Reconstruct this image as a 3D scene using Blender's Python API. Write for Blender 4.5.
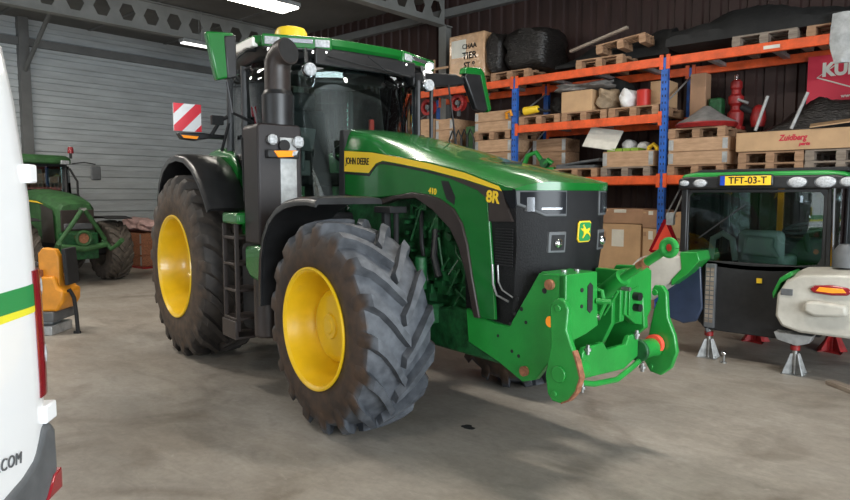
import bpy, bmesh, math, random
from mathutils import Vector, Matrix, Euler
random.seed(7)
PI = math.pi
S = bpy.context.scene
COL = S.collection
for o in list(bpy.data.objects): bpy.data.objects.remove(o)

# ------------------------------------------------------------------ camera
CH = 1.76
az = math.radians(48.3); pit = math.radians(-4.85)
cam = bpy.data.cameras.new('camera'); cam.sensor_width = 36.0; cam.lens = 650/850*36.0
cam.clip_start = 0.05; cam.clip_end = 200
camo = bpy.data.objects.new('camera', cam); COL.objects.link(camo)
Fh = Vector((-math.cos(az), math.sin(az), 0)); Rv = Vector((math.sin(az), math.cos(az), 0))
Fv = Fh*math.cos(pit) + Vector((0, 0, 1))*math.sin(pit); Uv = Rv.cross(Fv)
camo.matrix_world = Matrix(((Rv.x, Uv.x, -Fv.x, 0), (Rv.y, Uv.y, -Fv.y, 0), (Rv.z, Uv.z, -Fv.z, CH), (0, 0, 0, 1)))
S.camera = camo
# ------------------------------------------------------------------ world, light, exposure
w = bpy.data.worlds.new('world'); S.world = w; w.use_nodes = True
w.node_tree.nodes['Background'].inputs[0].default_value = (.75, .87, 1, 1)
w.node_tree.nodes['Background'].inputs[1].default_value = .5
def area(name, loc, rot, sx, sy, power, color):
    l = bpy.data.lights.new(name, 'AREA'); l.shape = 'RECTANGLE'; l.size = sx; l.size_y = sy
    l.energy = power; l.color = color
    o = bpy.data.objects.new(name, l); COL.objects.link(o); o.location = loc; o.rotation_euler = rot
    return o
# daylight entering by the wide open gate in the right-hand wall and by the gate behind the camera
area('daylight_gate_right', (7.6, -.3, 2.3), (0, math.radians(90), 0), 4.2, 9.0, 1700, (.86, .94, 1))
area('daylight_gate_front', (-6.0, -6.8, 2.3), (math.radians(90), 0, 0), 8.0, 4.2, 220, (.90, .96, 1))
S.view_settings.view_transform = 'Standard'; S.view_settings.look = 'None'
S.view_settings.exposure = 0.05; S.view_settings.gamma = 1.0
S.view_settings.use_curve_mapping = False

# ------------------------------------------------------------------ materials
M = {}
def mat(name, col, rough=.5, metal=0., var=.0, scale=6., bump=0., bscale=40., emit=0., coat=0., col2=None, spec=.5, stretch=None):
    m = bpy.data.materials.new(name); m.use_nodes = True; nt = m.node_tree; N = nt.nodes; L = nt.links
    p = N['Principled BSDF']; p.inputs['Base Color'].default_value = (*col, 1); p.inputs['Roughness'].default_value = rough
    p.inputs['Metallic'].default_value = metal; p.inputs['Coat Weight'].default_value = coat
    p.inputs['Specular IOR Level'].default_value = spec
    tc = N.new('ShaderNodeTexCoord'); mp = N.new('ShaderNodeMapping'); L.new(tc.outputs['Object'], mp.inputs[0])
    if stretch: mp.inputs['Scale'].default_value = stretch
    if var > 0 or col2:
        n = N.new('ShaderNodeTexNoise'); n.inputs['Scale'].default_value = scale; n.inputs['Detail'].default_value = 6
        n.inputs['Roughness'].default_value = .62
        L.new(mp.outputs[0], n.inputs['Vector'])
        r = N.new('ShaderNodeValToRGB'); L.new(n.outputs[0], r.inputs[0])
        c2 = col2 if col2 else tuple(max(0, c*(1-var)) for c in col); c1 = col if col2 else tuple(min(1, c*(1+var*.6)) for c in col)
        r.color_ramp.elements[0].position = .36; r.color_ramp.elements[1].position = .64
        r.color_ramp.elements[0].color = (*c2, 1); r.color_ramp.elements[1].color = (*c1, 1)
        L.new(r.outputs[0], p.inputs['Base Color'])
    if bump > 0:
        b = N.new('ShaderNodeBump'); n2 = N.new('ShaderNodeTexNoise'); n2.inputs['Scale'].default_value = bscale
        n2.inputs['Detail'].default_value = 4
        L.new(mp.outputs[0], n2.inputs['Vector']); L.new(n2.outputs[0], b.inputs['Height'])
        b.inputs['Strength'].default_value = bump; b.inputs['Distance'].default_value = .02; L.new(b.outputs[0], p.inputs['Normal'])
    if emit > 0:
        p.inputs['Emission Color'].default_value = (*col, 1); p.inputs['Emission Strength'].default_value = emit
    M[name] = m; return m
def glass_mat(name, tint, gloss=.12, rough=.02):
    m = bpy.data.materials.new(name); m.use_nodes = True; nt = m.node_tree; N = nt.nodes; L = nt.links
    N.remove(N['Principled BSDF']); out = N['Material Output']
    t = N.new('ShaderNodeBsdfTransparent'); t.inputs[0].default_value = (*tint, 1)
    g = N.new('ShaderNodeBsdfGlossy'); g.inputs[0].default_value = (.95, .98, 1, 1); g.inputs['Roughness'].default_value = rough
    fr = N.new('ShaderNodeFresnel'); fr.inputs[0].default_value = 1.5
    ad = N.new('ShaderNodeMath'); ad.operation = 'ADD'; ad.inputs[1].default_value = gloss; L.new(fr.outputs[0], ad.inputs[0])
    mx = N.new('ShaderNodeMixShader'); L.new(ad.outputs[0], mx.inputs[0]); L.new(t.outputs[0], mx.inputs[1]); L.new(g.outputs[0], mx.inputs[2])
    L.new(mx.outputs[0], out.inputs[0]); M[name] = m; return m
mat('green_paint', (.006, .140, .020), .27, coat=.5, var=.10, scale=3)
mat('green_hitch', (.016, .255, .038), .38, coat=.25, var=.12, scale=5, bump=.08, bscale=60)
mat('green_dark', (.010, .085, .024), .5, var=.5, scale=14, bump=.3, bscale=30)
mat('green_dusty', (.030, .105, .030), .6, var=.35, scale=6)
mat('yellow_paint', (.80, .50, .010), .33, coat=.3, var=.06, scale=6)
mat('yellow_decal', (.90, .60, .03), .4)
mat('rubber', (.085, .088, .094), .82, var=.35, scale=5, bump=.35, bscale=55, col2=(.055, .056, .060))
mat('rubber_dirty', (.115, .070, .042), .9, scale=9, bump=.4, bscale=50, col2=(.060, .040, .030))
mat('black_plastic', (.016, .016, .017), .38, var=.3, scale=8)
mat('black_matt', (.012, .012, .013), .75, var=.3, scale=12)
mat('black_brown', (.035, .026, .023), .42, var=.25, scale=4)
mat('grey_fender', (.020, .020, .021), .30, var=.3, scale=5)
mat('dusty_cover', (.020, .015, .015), .42, scale=3, col2=(.012, .009, .010))
mat('nose_mesh', (.011, .011, .012), .55, spec=.3, scale=60, col2=(.007, .007, .008), stretch=(1, 2.5, .5), bump=.3, bscale=160)
mat('lamp_glass', (.012, .013, .016), .22, spec=.2)
mat('reflector_grey', (.30, .31, .33), .25, metal=.8)
mat('chrome', (.85, .86, .88), .12, metal=1)
mat('steel', (.36, .36, .35), .38, metal=.85, var=.3, scale=18)
mat('galv', (.42, .43, .43), .5, metal=.5, var=.25, scale=9)
mat('rust', (.30, .12, .06), .7, var=.4, scale=30)
mat('work_light', (1, .98, .95), .2, emit=3)
mat('side_bar_lens', (.95, .93, .86), .3, coat=.4)
mat('lens_white', (.50, .52, .54), .22, coat=.3, var=.35, scale=45)
mat('orange_lens', (.95, .30, .02), .2, coat=.6, emit=.25)
mat('red_lens', (.26, .010, .018), .18, coat=.6)
mat('red_reflect', (.98, .10, .06), .4)
mat('white_paint', (.90, .91, .92), .32, coat=.4)
mat('white_dusty', (.52, .50, .44), .5, col2=(.40, .38, .33), scale=4, coat=.1)
mat('grey_plastic', (.10, .105, .11), .55, var=.2)
mat('van_green', (.03, .27, .08), .35)
mat('van_yellow', (.85, .78, .05), .35)
mat('red_paint', (.30, .015, .015), .45, var=.3, scale=12)
mat('red_white_red', (.75, .03, .05), .35); mat('red_white_white', (.82, .82, .82), .35)
mat('orange_beam', (.74, .095, .016), .45, var=.25, scale=6)
mat('blue_post', (.015, .11, .46), .45, var=.3, scale=8)
mat('wood', (.42, .25, .15), .8, scale=3, col2=(.26, .15, .08), stretch=(1, 8, 8))
mat('wood_light', (.52, .33, .20), .8, scale=3, col2=(.38, .23, .13), stretch=(1.5, 8, 8))
mat('wood_grey', (.30, .25, .20), .85, scale=3, col2=(.17, .13, .10), stretch=(1, 8, 8))
mat('cardboard', (.52, .33, .18), .8, var=.12, scale=3)
mat('cardboard_dark', (.38, .22, .13), .8, var=.15, scale=3)
mat('shrink', (.60, .37, .21), .25, var=.2, scale=5, coat=.5, bump=.6, bscale=9)
mat('black_wrap', (.016, .014, .013), .28, var=.3, scale=10, bump=1.0, bscale=16, stretch=(1, 1, 3))
mat('tarp', (.010, .010, .010), .75, var=.4, scale=4, bump=1.0, bscale=5)
mat('white_bag', (.72, .71, .70), .45, var=.15, bump=.7, bscale=14)
mat('brown_bag', (.30, .22, .14), .7, var=.3, bump=.9, bscale=12)
mat('grey_felt', (.20, .19, .18), .8, var=.3, scale=8)
mat('fabric_grey', (.42, .42, .42), .8, var=.3, scale=7)
mat('banner_red', (.55, .015, .045), .5)
mat('machine_orange', (.70, .27, .015), .42, var=.15)
mat('seat_fabric', (.010, .010, .012), .8)
mat('red_detail', (.55, .03, .02), .45)
mat('plate_yellow', (.95, .58, .03), .35, emit=.10); mat('plate_blue', (.01, .06, .45), .35)
mat('teal_grey', (.33, .38, .37), .6)
mat('blue_shield', (.03, .045, .085), .35, var=.2)
mat('white_board', (.70, .68, .60), .5, var=.08)
mat('pink_sack', (.55, .36, .33), .6, var=.3, bump=.8, bscale=8)
mat('lamp_panel', (1, .93, .82), .3, emit=16)
mat('tray_green', (.22, .34, .03), .5)
mat('lamp_panel_dim', (1, .98, .94), .3, emit=2.2)
glass_mat('cab_glass', (.82, .90, .87), .045)
glass_mat('clear_glass', (.84, .92, .90), .04)
glass_mat('cab_glass_dark', (.34, .44, .42), .06)
glass_mat('cab_glass_side', (.70, .80, .77), .04)

def floor_mat():
    m = bpy.data.materials.new('concrete_floor'); m.use_nodes = True; nt = m.node_tree; N = nt.nodes; L = nt.links; p = N['Principled BSDF']
    tc = N.new('ShaderNodeTexCoord')
    def noise(s, d=8, r=.6, dist=0., sc=None):
        n = N.new('ShaderNodeTexNoise'); n.inputs['Scale'].default_value = s; n.inputs['Detail'].default_value = d
        n.inputs['Roughness'].default_value = r; n.inputs['Distortion'].default_value = dist
        if sc:
            mp = N.new('ShaderNodeMapping'); mp.inputs['Scale'].default_value = sc; mp.inputs['Rotation'].default_value = (0, 0, .35)
            L.new(tc.outputs['Object'], mp.inputs[0]); L.new(mp.outputs[0], n.inputs[0])
        else: L.new(tc.outputs['Object'], n.inputs[0])
        return n
    def ramp(n, a, b, ca, cb):
        r = N.new('ShaderNodeValToRGB'); L.new(n.outputs[0], r.inputs[0]); r.color_ramp.elements[0].position = a; r.color_ramp.elements[1].position = b
        r.color_ramp.elements[0].color = (*ca, 1); r.color_ramp.elements[1].color = (*cb, 1); return r
    def mul(a, b, t='MULTIPLY', f=1.):
        x = N.new('ShaderNodeMix'); x.data_type = 'RGBA'; x.blend_type = t; x.inputs[0].default_value = f
        L.new(a, x.inputs[6]); L.new(b, x.inputs[7]); return x.outputs[2]
    base = ramp(noise(.55, 6, .6, .3), .36, .66, (.285, .250, .208), (.40, .368, .322))
    mid = ramp(noise(2.6, 9, .7, .8, (1, 2.2, 1)), .33, .62, (.77, .765, .76), (1, 1, 1))
    fine = ramp(noise(22, 6, .65), .3, .7, (.86, .86, .86), (1.04, 1.04, 1.04))
    stain = ramp(noise(.8, 5, .55, 1.2), .56, .70, (1, 1, 1), (.66, .63, .60))
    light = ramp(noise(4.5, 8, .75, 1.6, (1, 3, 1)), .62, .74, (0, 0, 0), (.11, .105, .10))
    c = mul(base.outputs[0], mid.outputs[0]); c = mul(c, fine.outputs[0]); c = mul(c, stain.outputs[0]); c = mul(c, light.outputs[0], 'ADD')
    L.new(c, p.inputs['Base Color'])
    rr = N.new('ShaderNodeMapRange'); L.new(noise(3, 6).outputs[0], rr.inputs[0]); rr.inputs[3].default_value = .36; rr.inputs[4].default_value = .70
    L.new(rr.outputs[0], p.inputs['Roughness'])
    b = N.new('ShaderNodeBump'); b.inputs['Strength'].default_value = .15; b.inputs['Distance'].default_value = .01
    L.new(noise(30, 5).outputs[0], b.inputs['Height']); L.new(b.outputs[0], p.inputs['Normal'])
    M['concrete'] = m
floor_mat()
mat('left_cladding', (.58, .61, .615), .45, metal=.10, scale=.9, col2=(.46, .48, .485), stretch=(1, 1, 6))
mat('rack_cladding', (.034, .014, .011), .6, var=.25, scale=1.2)
mat('inner_cladding', (.10, .10, .095), .6, var=.2)
mat('ceiling_sheet', (.17, .165, .155), .7, var=.2, scale=.6)
mat('beam_grey', (.24, .24, .225), .55, var=.15, scale=2)
mat('post_grey', (.16, .16, .155), .5, var=.15, scale=2)

# ------------------------------------------------------------------ mesh builder
class MB:
    def __init__(s): s.bm = bmesh.new()
    def _x(s, vs, rot, c):
        if rot is not None:
            R = rot if isinstance(rot, Matrix) else Euler(rot).to_matrix()
            for v in vs: v.co = R @ v.co
        for v in vs: v.co += Vector(c)
    def box(s, c, d, rot=None):
        r = bmesh.ops.create_cube(s.bm, size=1)['verts']
        for v in r: v.co = Vector((v.co.x*d[0], v.co.y*d[1], v.co.z*d[2]))
        s._x(r, rot, c); return s
    def span(s, a, b):
        return s.box([(a[i]+b[i])/2 for i in range(3)], [abs(b[i]-a[i]) for i in range(3)])
    def prism(s, pts, ax, a, b):
        # ax: 'y' -> pts are (x,z); 'x' -> (y,z); 'z' -> (x,y)
        f = {'y': lambda p, t: (p[0], t, p[1]), 'x': lambda p, t: (t, p[0], p[1]), 'z': lambda p, t: (p[0], p[1], t)}[ax]
        A = [s.bm.verts.new(f(p, a)) for p in pts]; B = [s.bm.verts.new(f(p, b)) for p in pts]
        n = len(pts); s.bm.faces.new(A); s.bm.faces.new(B[::-1])
        for i in range(n): s.bm.faces.new((A[i], B[i], B[(i+1) % n], A[(i+1) % n]))
        return s
    def cyl(s, p0, p1, r0, r1=None, seg=20, caps=True):
        if r1 is None: r1 = r0
        p0 = Vector(p0); p1 = Vector(p1); d = (p1-p0); q = d.to_track_quat('Z', 'Y').to_matrix()
        A = []; B = []
        for i in range(seg):
            a = 2*PI*i/seg; e = q @ Vector((math.cos(a), math.sin(a), 0))
            A.append(s.bm.verts.new(p0+e*r0)); B.append(s.bm.verts.new(p1+e*r1))
        for i in range(seg): s.bm.faces.new((A[i], A[(i+1) % seg], B[(i+1) % seg], B[i]))
        if caps: s.bm.faces.new(A[::-1]); s.bm.faces.new(B)
        return s
    def tube(s, pts, r, seg=10):
        pts = [Vector(p) for p in pts]; rings = []
        rs = r if isinstance(r, (list, tuple)) else [r]*len(pts)
        up = None
        for i, p in enumerate(pts):
            t = (pts[min(i+1, len(pts)-1)]-pts[max(i-1, 0)]).normalized()
            if up is None: up = Vector((0, 0, 1)) if abs(t.z) < .9 else Vector((1, 0, 0))
            u = (up - t*up.dot(t)).normalized(); up = u; v = t.cross(u)
            rings.append([s.bm.verts.new(p+(u*math.cos(2*PI*k/seg)+v*math.sin(2*PI*k/seg))*rs[i]) for k in range(seg)])
        for a, b in zip(rings, rings[1:]):
            for k in range(seg): s.bm.faces.new((a[k], a[(k+1) % seg], b[(k+1) % seg], b[k]))
        s.bm.faces.new(rings[0][::-1]); s.bm.faces.new(rings[-1]); return s
    def lathe(s, prof, o=(0, 0, 0), axis='y', seg=48, closed=False, caps=True):
        # prof: (radius, t along axis)
        f = {'y': lambda r, t, a: (r*math.cos(a), t, r*math.sin(a)), 'z': lambda r, t, a: (r*math.cos(a), r*math.sin(a), t),
             'x': lambda r, t, a: (t, r*math.cos(a), r*math.sin(a))}[axis]
        rings = [[s.bm.verts.new(Vector(o)+Vector(f(r, t, 2*PI*k/seg))) for k in range(seg)] for r, t in prof]
        pr = list(zip(rings, rings[1:]))
        if closed: pr.append((rings[-1], rings[0]))
        for a, b in pr:
            for k in range(seg): s.bm.faces.new((a[k], a[(k+1) % seg], b[(k+1) % seg], b[k]))
        if not closed and caps:
            for rg, (r, t) in ((rings[0], prof[0]), (rings[-1], prof[-1])):
                if r > 1e-4: s.bm.faces.new(rg)
        return s
    def loft(s, secs, cap=True, closed=True):
        R = [[s.bm.verts.new(p) for p in sec] for sec in secs]; n = len(secs[0])
        for a, b in zip(R, R[1:]):
            for k in range(n if closed else n-1): s.bm.faces.new((a[k], a[(k+1) % n], b[(k+1) % n], b[k]))
        if cap and closed: s.bm.faces.new(R[0][::-1]); s.bm.faces.new(R[-1])
        return s
    def sphere(s, c, r, u=16, v=10, rot=None):
        q = bmesh.ops.create_uvsphere(s.bm, u_segments=u, v_segments=v, radius=1)['verts']
        rr = r if isinstance(r, (tuple, list)) else (r, r, r)
        for x in q: x.co = Vector((x.co.x*rr[0], x.co.y*rr[1], x.co.z*rr[2]))
        s._x(q, rot, c); return s
    def blob(s, c, r, seed=0, amp=.12, flat=None):
        q = bmesh.ops.create_icosphere(s.bm, subdivisions=3, radius=1)['verts']; rn = random.Random(seed)
        ph = [rn.uniform(0, 6) for _ in range(6)]
        for x in q:
            n = x.co.normalized()
            k = 1+amp*(math.sin(3.1*n.x+ph[0])*math.sin(2.7*n.y+ph[1])+.6*math.sin(6*n.z+ph[2]+4*n.x)+.4*math.sin(9*n.y+ph[3]+5*n.z))
            # squared-off super-ellipsoid so that it sits like a filled sack
            e = max(abs(n.x), abs(n.y), abs(n.z)); k *= (1/e)**(.45 if amp > .06 else .85)
            x.co = Vector((n.x*r[0]*k, n.y*r[1]*k, max(n.z*r[2]*k, -r[2])))
            x.co += Vector(c)
        return s
    def build(s, name, m, parent=None, bevel=0., smooth=35, loc=None, bseg=2, label=None):
        bmesh.ops.recalc_face_normals(s.bm, faces=s.bm.faces)
        me = bpy.data.meshes.new(name); s.bm.to_mesh(me); s.bm.free()
        me.materials.append(M[m] if isinstance(m, str) else m)
        o = bpy.data.objects.new(name, me); COL.objects.link(o)
        if smooth:
            me.shade_smooth(); me.set_sharp_from_angle(angle=math.radians(smooth))
        if bevel > 0:
            b = o.modifiers.new('bevel', 'BEVEL'); b.width = bevel; b.segments = bseg; b.limit_method = 'ANGLE'; b.angle_limit = math.radians(40)
            b.harden_normals = False
        if parent is not None: o.parent = parent
        if loc is not None: o.location = loc
        if label: o['label'] = label
        return o
def tag(o, label, cat, group=None, kind=None):
    o['label'] = label; o['category'] = cat
    if group: o['group'] = group
    if kind: o['kind'] = kind
    return o
def thing(name, label, cat, loc=(0, 0, 0), rz=0, group=None):
    o = bpy.data.objects.new(name, None); o.empty_display_size = .1; COL.objects.link(o); o.location = loc; o.rotation_euler = (0, 0, rz)
    return tag(o, label, cat, group)
def struct(o): o['kind'] = 'structure'; return o
def copy_tree(o, parent=None):
    c = o.copy(); COL.objects.link(c)
    if parent is not None: c.parent = parent
    for ch in list(o.children): copy_tree(ch, c)
    return c
def dup(o, loc, rz=None, label=None, group=None, scale=None):
    c = copy_tree(o); c.location = loc
    if rz is not None: c.rotation_euler = (0, 0, rz)
    if label: c['label'] = label
    if group: c['group'] = group
    if scale: c.scale = scale
    return c
def text(name, body, size, m, mw, parent=None, extr=.002, bold=.0, sx=1., shear=0., spacing=1.0):
    cu = bpy.data.curves.new(name, 'FONT'); cu.body = body; cu.size = size; cu.extrude = extr; cu.offset = bold; cu.shear = shear
    cu.align_x = 'CENTER'; cu.align_y = 'CENTER'; cu.space_character = spacing
    t = bpy.data.objects.new(name+'_curve', cu); COL.objects.link(t)
    bpy.context.view_layer.update()
    me = bpy.data.meshes.new_from_object(t.evaluated_get(bpy.context.evaluated_depsgraph_get()))
    bpy.data.objects.remove(t)
    me.transform(Matrix.Diagonal((sx, 1, 1, 1))); me.transform(mw)
    me.materials.clear(); me.materials.append(M[m]); o = bpy.data.objects.new(name, me); COL.objects.link(o)
    if parent is not None: o.parent = parent
    return o
def frame(origin, xdir, ydir):
    x = Vector(xdir).normalized(); y = Vector(ydir); y = (y-x*y.dot(x)).normalized(); z = x.cross(y)
    return Matrix(((x.x, y.x, z.x, origin[0]), (x.y, y.y, z.y, origin[1]), (x.z, y.z, z.z, origin[2]), (0, 0, 0, 1)))

# ------------------------------------------------------------------ structure
XL, XR, YB, YF, ZC = -17.8, 8.0, 11.0, -7.0, 5.95
struct(MB().span((XL, YF, -.15), (XR, YB, 0)).build('floor', 'concrete', smooth=0))
struct(MB().span((XL-.3, YF-.3, ZC), (XR+.3, YB+.3, ZC+.12)).build('ceiling', 'ceiling_sheet', smooth=0))
def corrugated(name, m, horizontal, a0, a1, b0, b1, pos, pitch, depth, face, thick=.06):
    # trapezoid profile running along one axis, extruded along the other
    pts = []; n = int((a1-a0)/pitch)
    for i in range(n+1):
        t = a0+i*pitch
        pts += [(t, 0), (t+pitch*.42, 0), (t+pitch*.5, depth), (t+pitch*.92, depth)]
    pts = [(min(p[0], a1), p[1]) for p in pts]
    mb = MB(); bm = mb.bm; R = []
    for off in (b0, b1):
        row = []
        for t, d in pts:
            if name == 'wall_left': row.append(bm.verts.new((pos+d*face, off, t)))
            else: row.append(bm.verts.new((t, pos+d*face, off)))
        R.append(row)
    for i in range(len(pts)-1): 
        if pts[i][0] < pts[i+1][0] or pts[i][1] != pts[i+1][1]:
            bm.faces.new((R[0][i], R[0][i+1], R[1][i+1], R[1][i]))
    o = mb.build(name, m, smooth=0)
    sm = o.modifiers.new('solid', 'SOLIDIFY'); sm.thickness = thick; sm.offset = 0
    return struct(o)
corrugated('wall_left', 'left_cladding', True, 0, ZC, YF, YB, XL, .30, .04, 1)
corrugated('wall_back', 'rack_cladding', False, XL, XR, 0, ZC, YB, .28, .04, -1)
struct(MB().span((XR, YF, 4.5), (XR+.15, YB, ZC)).span((XR, 4.4, 0), (XR+.15, YB, 4.5)).span((XR, YF, 0), (XR+.15, -5.2, 4.5)).build('wall_right', 'inner_cladding', smooth=0))
struct(MB().span((XL, YF-.15, 4.5), (XR, YF, ZC)).span((-1.8, YF-.15, 0), (XR, YF, 4.5)).span((XL, YF-.15, 0), (-10.2, YF, 4.5)).build('wall_front', 'inner_cladding', smooth=0))
# castellated roof beams spanning from front to back
def castellated(n, x, zb=5.31, h=.60, post=True):
    mb = MB(); t = .012
    hr, pitch = .165, .52
    bm = mb.bm
    y = YF+.1
    zc = zb+h/2
    # web built as cells, each with a hexagonal opening
    while y+pitch < YB:
        o = [(y, zb), (y+pitch/2, zb), (y+pitch, zb), (y+pitch, zc), (y+pitch, zb+h), (y+pitch/2, zb+h), (y, zb+h), (y, zc)]
        c = y+pitch/2
        hx = [(c-hr*.55, zc-hr), (c, zc-hr), (c+hr*.55, zc-hr), (c+hr*1.05, zc), (c+hr*.55, zc+hr), (c, zc+hr), (c-hr*.55, zc+hr), (c-hr*1.05, zc)]
        for sx in (-t/2, t/2):
            O = [bm.verts.new((x+sx, a, b)) for a, b in o]; H = [bm.verts.new((x+sx, a, b)) for a, b in hx]
            for k in range(8): bm.faces.new((O[k], O[(k+1) % 8], H[(k+1) % 8], H[k]))
        A = [bm.verts.new((x-t/2, a, b)) for a, b in hx]; B = [bm.verts.new((x+t/2, a, b)) for a, b in hx]
        for k in range(8): bm.faces.new((A[k], A[(k+1) % 8], B[(k+1) % 8], B[k]))
        y += pitch
    mb.span((x-.10, YF, zb-.02), (x+.10, YB, zb)); mb.span((x-.10, YF, zb+h), (x+.10, YB, zb+h+.02))
    if post: mb.span((x-.10, YB-.28, 0), (x+.10, YB-.26, zb)); mb.span((x-.10, YB-.06, 0), (x+.10, YB-.04, zb)); mb.span((x-.006, YB-.27, 0), (x+.006, YB-.05, zb))
    struct(mb.build('trim_%d' % n, 'beam_grey', smooth=0))
for i, x in enumerate((-14.1, -9.06, -4.0, 1.0)): castellated(i+1, x, post=i < 2)
tr = MB()
for y in (5.0,): tr.span((XL+.05, y+.33, 0), (XL+.25, y+.55, ZC))
struct(tr.build('trim_5', 'post_grey', smooth=0))
# purlins and the eaves beam under the roof sheet
pu = MB()
for y in (-5, -3, -1, 1, 3, 5, 7, 9): pu.span((XL, y-.04, ZC-.02), (XR, y+.04, ZC))
pu.span((XL, YB-.2, 5.50), (XR, YB-.05, 5.66))
pu.span((XL+.02, YF, 5.30), (XL+.20, YB, 5.48))
pu.cyl((XL+.2, 5.44, 4.7), (XL+2.2, 5.44, 5.85), .05, seg=8)
struct(pu.build('trim_6', 'post_grey', smooth=0))
# ceiling luminaires
def luminaire(x, y, z, L_, W_, label, m='lamp_panel', rz=0, power=0):
    t = thing('ceiling_light', label, 'ceiling light', (x, y, z), rz, 'ceiling lights')
    MB().box((0, 0, .05), (L_+.06, W_+.06, .08)).build('housing', 'galv', t, bevel=.01)
    MB().box((0, 0, 0), (L_, W_, .03)).build('diffuser', m, t)
    for s_ in (-1, 1): MB().cyl((s_*L_*.35, 0, .08), (s_*L_*.35, 0, ZC-z), .006, seg=6).build('hanger', 'steel', t)
    if power:
        a = area('unseen_tube_light', (0, 0, -.03), (0, 0, 0), L_, W_, power, (1, .93, .84)); a.parent = t  # emitter of the out-of-view lamps
    return t
luminaire(-10.25, 6.95, 5.22, .5, 1.5, 'large bright ceiling light panel hanging above the green tractor cab', rz=0)
luminaire(-14.05, 8.0, 5.18, .16, .9, 'small ceiling light seen behind the green cab mirror', 'lamp_panel_dim')
for x, y, w_, pw in ((-9.0, 2.0, 'above the van tail', 120), (-5.6, 4.8, 'above the tractor bonnet', 85), (-1.2, 4.6, 'above the front linkage', 125), (-1.5, -2.0, 'behind the camera', 100), (-12.5, -.5, 'left of the van', 130), (-13.2, 3.0, 'above the old tractor nose', 100)):  # out-of-view lamps added to light floor, bonnet and van from above
    luminaire(x, y, 5.22, 1.5, .25, 'long unseen ceiling light added '+w_, 'lamp_panel', power=pw)
luminaire(-4.6, 7.9, 5.30, 1.5, .2, 'long unseen ceiling light in front of the pallet rack', 'lamp_panel', power=12)  # weak out-of-view lamp for the warm light on the rack

# ------------------------------------------------------------------ wheels
def tyre_mb(R, W, rim, lugs, lug_h, lug_w, drop=0.):
    """agricultural tyre about axis y, centre at origin, outer side towards -y"""
    mb = MB(); Rc = R-lug_h; h = W/2
    prof = [(rim, -h*.96), (rim+.02, -h*1.02), ((rim+Rc)/2, -h*1.06), (Rc-.10, -h*1.0), (Rc-.035, -h*.93), (Rc, -h*.66), (Rc+.008, 0),
            (Rc, h*.66), (Rc-.035, h*.93), (Rc-.10, h*1.0), ((rim+Rc)/2, h*1.06), (rim+.02, h*1.02), (rim, h*.96)]
    mb.lathe(prof, seg=72, closed=True)
    bm = mb.bm; step = 2*PI/lugs
    for s in (-1, 1):
        for k in range(lugs):
            a0 = k*step+(step/2 if s > 0 else 0)
            # path from the centre out over the shoulder; the centre end leads downwards on the front of the wheel
            path = [(-.05, 0.0, 0.0), (.12, .10, .0), (.36, .27, -.002), (.62, .43, -.008), (.84, .53, -.020), (.97, .57, -.055), (1.03, .58, -.13)]
            rings = []
            for i, (ty, ta, dr) in enumerate(path):
                y = s*h*ty; ang = a0+ta*1.05*(W/R)
                rb = Rc+dr-.02; rt = Rc+dr+lug_h*(1 if i < 5 else (.80 if i == 5 else .25))
                wv = lug_w*(1.0+.35*ty)/(Rc)
                sk = .55
                ww = wv*(.5+.12)
                ring = []
                for (da, rr) in ((-ww*1.25, rb), (ww*1.25, rb), (ww*.8, rt), (-ww*.8, rt)):
                    ring.append(bm.verts.new(((rr)*math.cos(ang+da), y, (rr)*math.sin(ang+da))))
                rings.append(ring)
            for a, b in zip(rings, rings[1:]):
                for q in range(4): bm.faces.new((a[q], a[(q+1) % 4], b[(q+1) % 4], b[q]))
            bm.faces.new(rings[0][::-1]); bm.faces.new(rings[-1])
    return mb
def tyre_material(name, r_side, h, tread, side):
    """dull brown sidewalls, tread colour with the light on it painted in, by distance across the tyre"""
    m = bpy.data.materials.new(name); m.use_nodes = True; nt = m.node_tree; N = nt.nodes; L = nt.links; p = N['Principled BSDF']
    tc = N.new('ShaderNodeTexCoord'); sp = N.new('ShaderNodeSeparateXYZ'); L.new(tc.outputs['Object'], sp.inputs[0])
    ab = N.new('ShaderNodeMath'); ab.operation = 'ABSOLUTE'; L.new(sp.outputs['Y'], ab.inputs[0])
    n = N.new('ShaderNodeTexNoise'); n.inputs['Scale'].default_value = 7; n.inputs['Detail'].default_value = 7; L.new(tc.outputs['Object'], n.inputs[0])
    sc = N.new('ShaderNodeMath'); sc.operation = 'MULTIPLY_ADD'; L.new(n.outputs[0], sc.inputs[0]); sc.inputs[1].default_value = h*.20; L.new(ab.outputs[0], sc.inputs[2])
    r = N.new('ShaderNodeMapRange'); L.new(sc.outputs[0], r.inputs[0]); r.inputs[1].default_value = h*1.00; r.inputs[2].default_value = h*1.08
    n2 = N.new('ShaderNodeTexNoise'); n2.inputs['Scale'].default_value = 12; n2.inputs['Detail'].default_value = 8; L.new(tc.outputs['Object'], n2.inputs[0])
    def rp(a, b):
        q = N.new('ShaderNodeValToRGB'); L.new(n2.outputs[0], q.inputs[0]); q.color_ramp.elements[0].position = .35; q.color_ramp.elements[1].position = .65
        q.color_ramp.elements[0].color = (*a, 1); q.color_ramp.elements[1].color = (*b, 1); return q
    A = rp(*tread); B = rp(*side)
    mx = N.new('ShaderNodeMix'); mx.data_type = 'RGBA'; L.new(r.outputs[0], mx.inputs[0]); L.new(A.outputs[0], mx.inputs[6]); L.new(B.outputs[0], mx.inputs[7])
    L.new(mx.outputs[2], p.inputs['Base Color']); p.inputs['Roughness'].default_value = .62
    b = N.new('ShaderNodeBump'); b.inputs['Strength'].default_value = .3; b.inputs['Distance'].default_value = .01; L.new(n2.outputs[0], b.inputs['Height']); L.new(b.outputs[0], p.inputs['Normal'])
    M[name] = m
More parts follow.
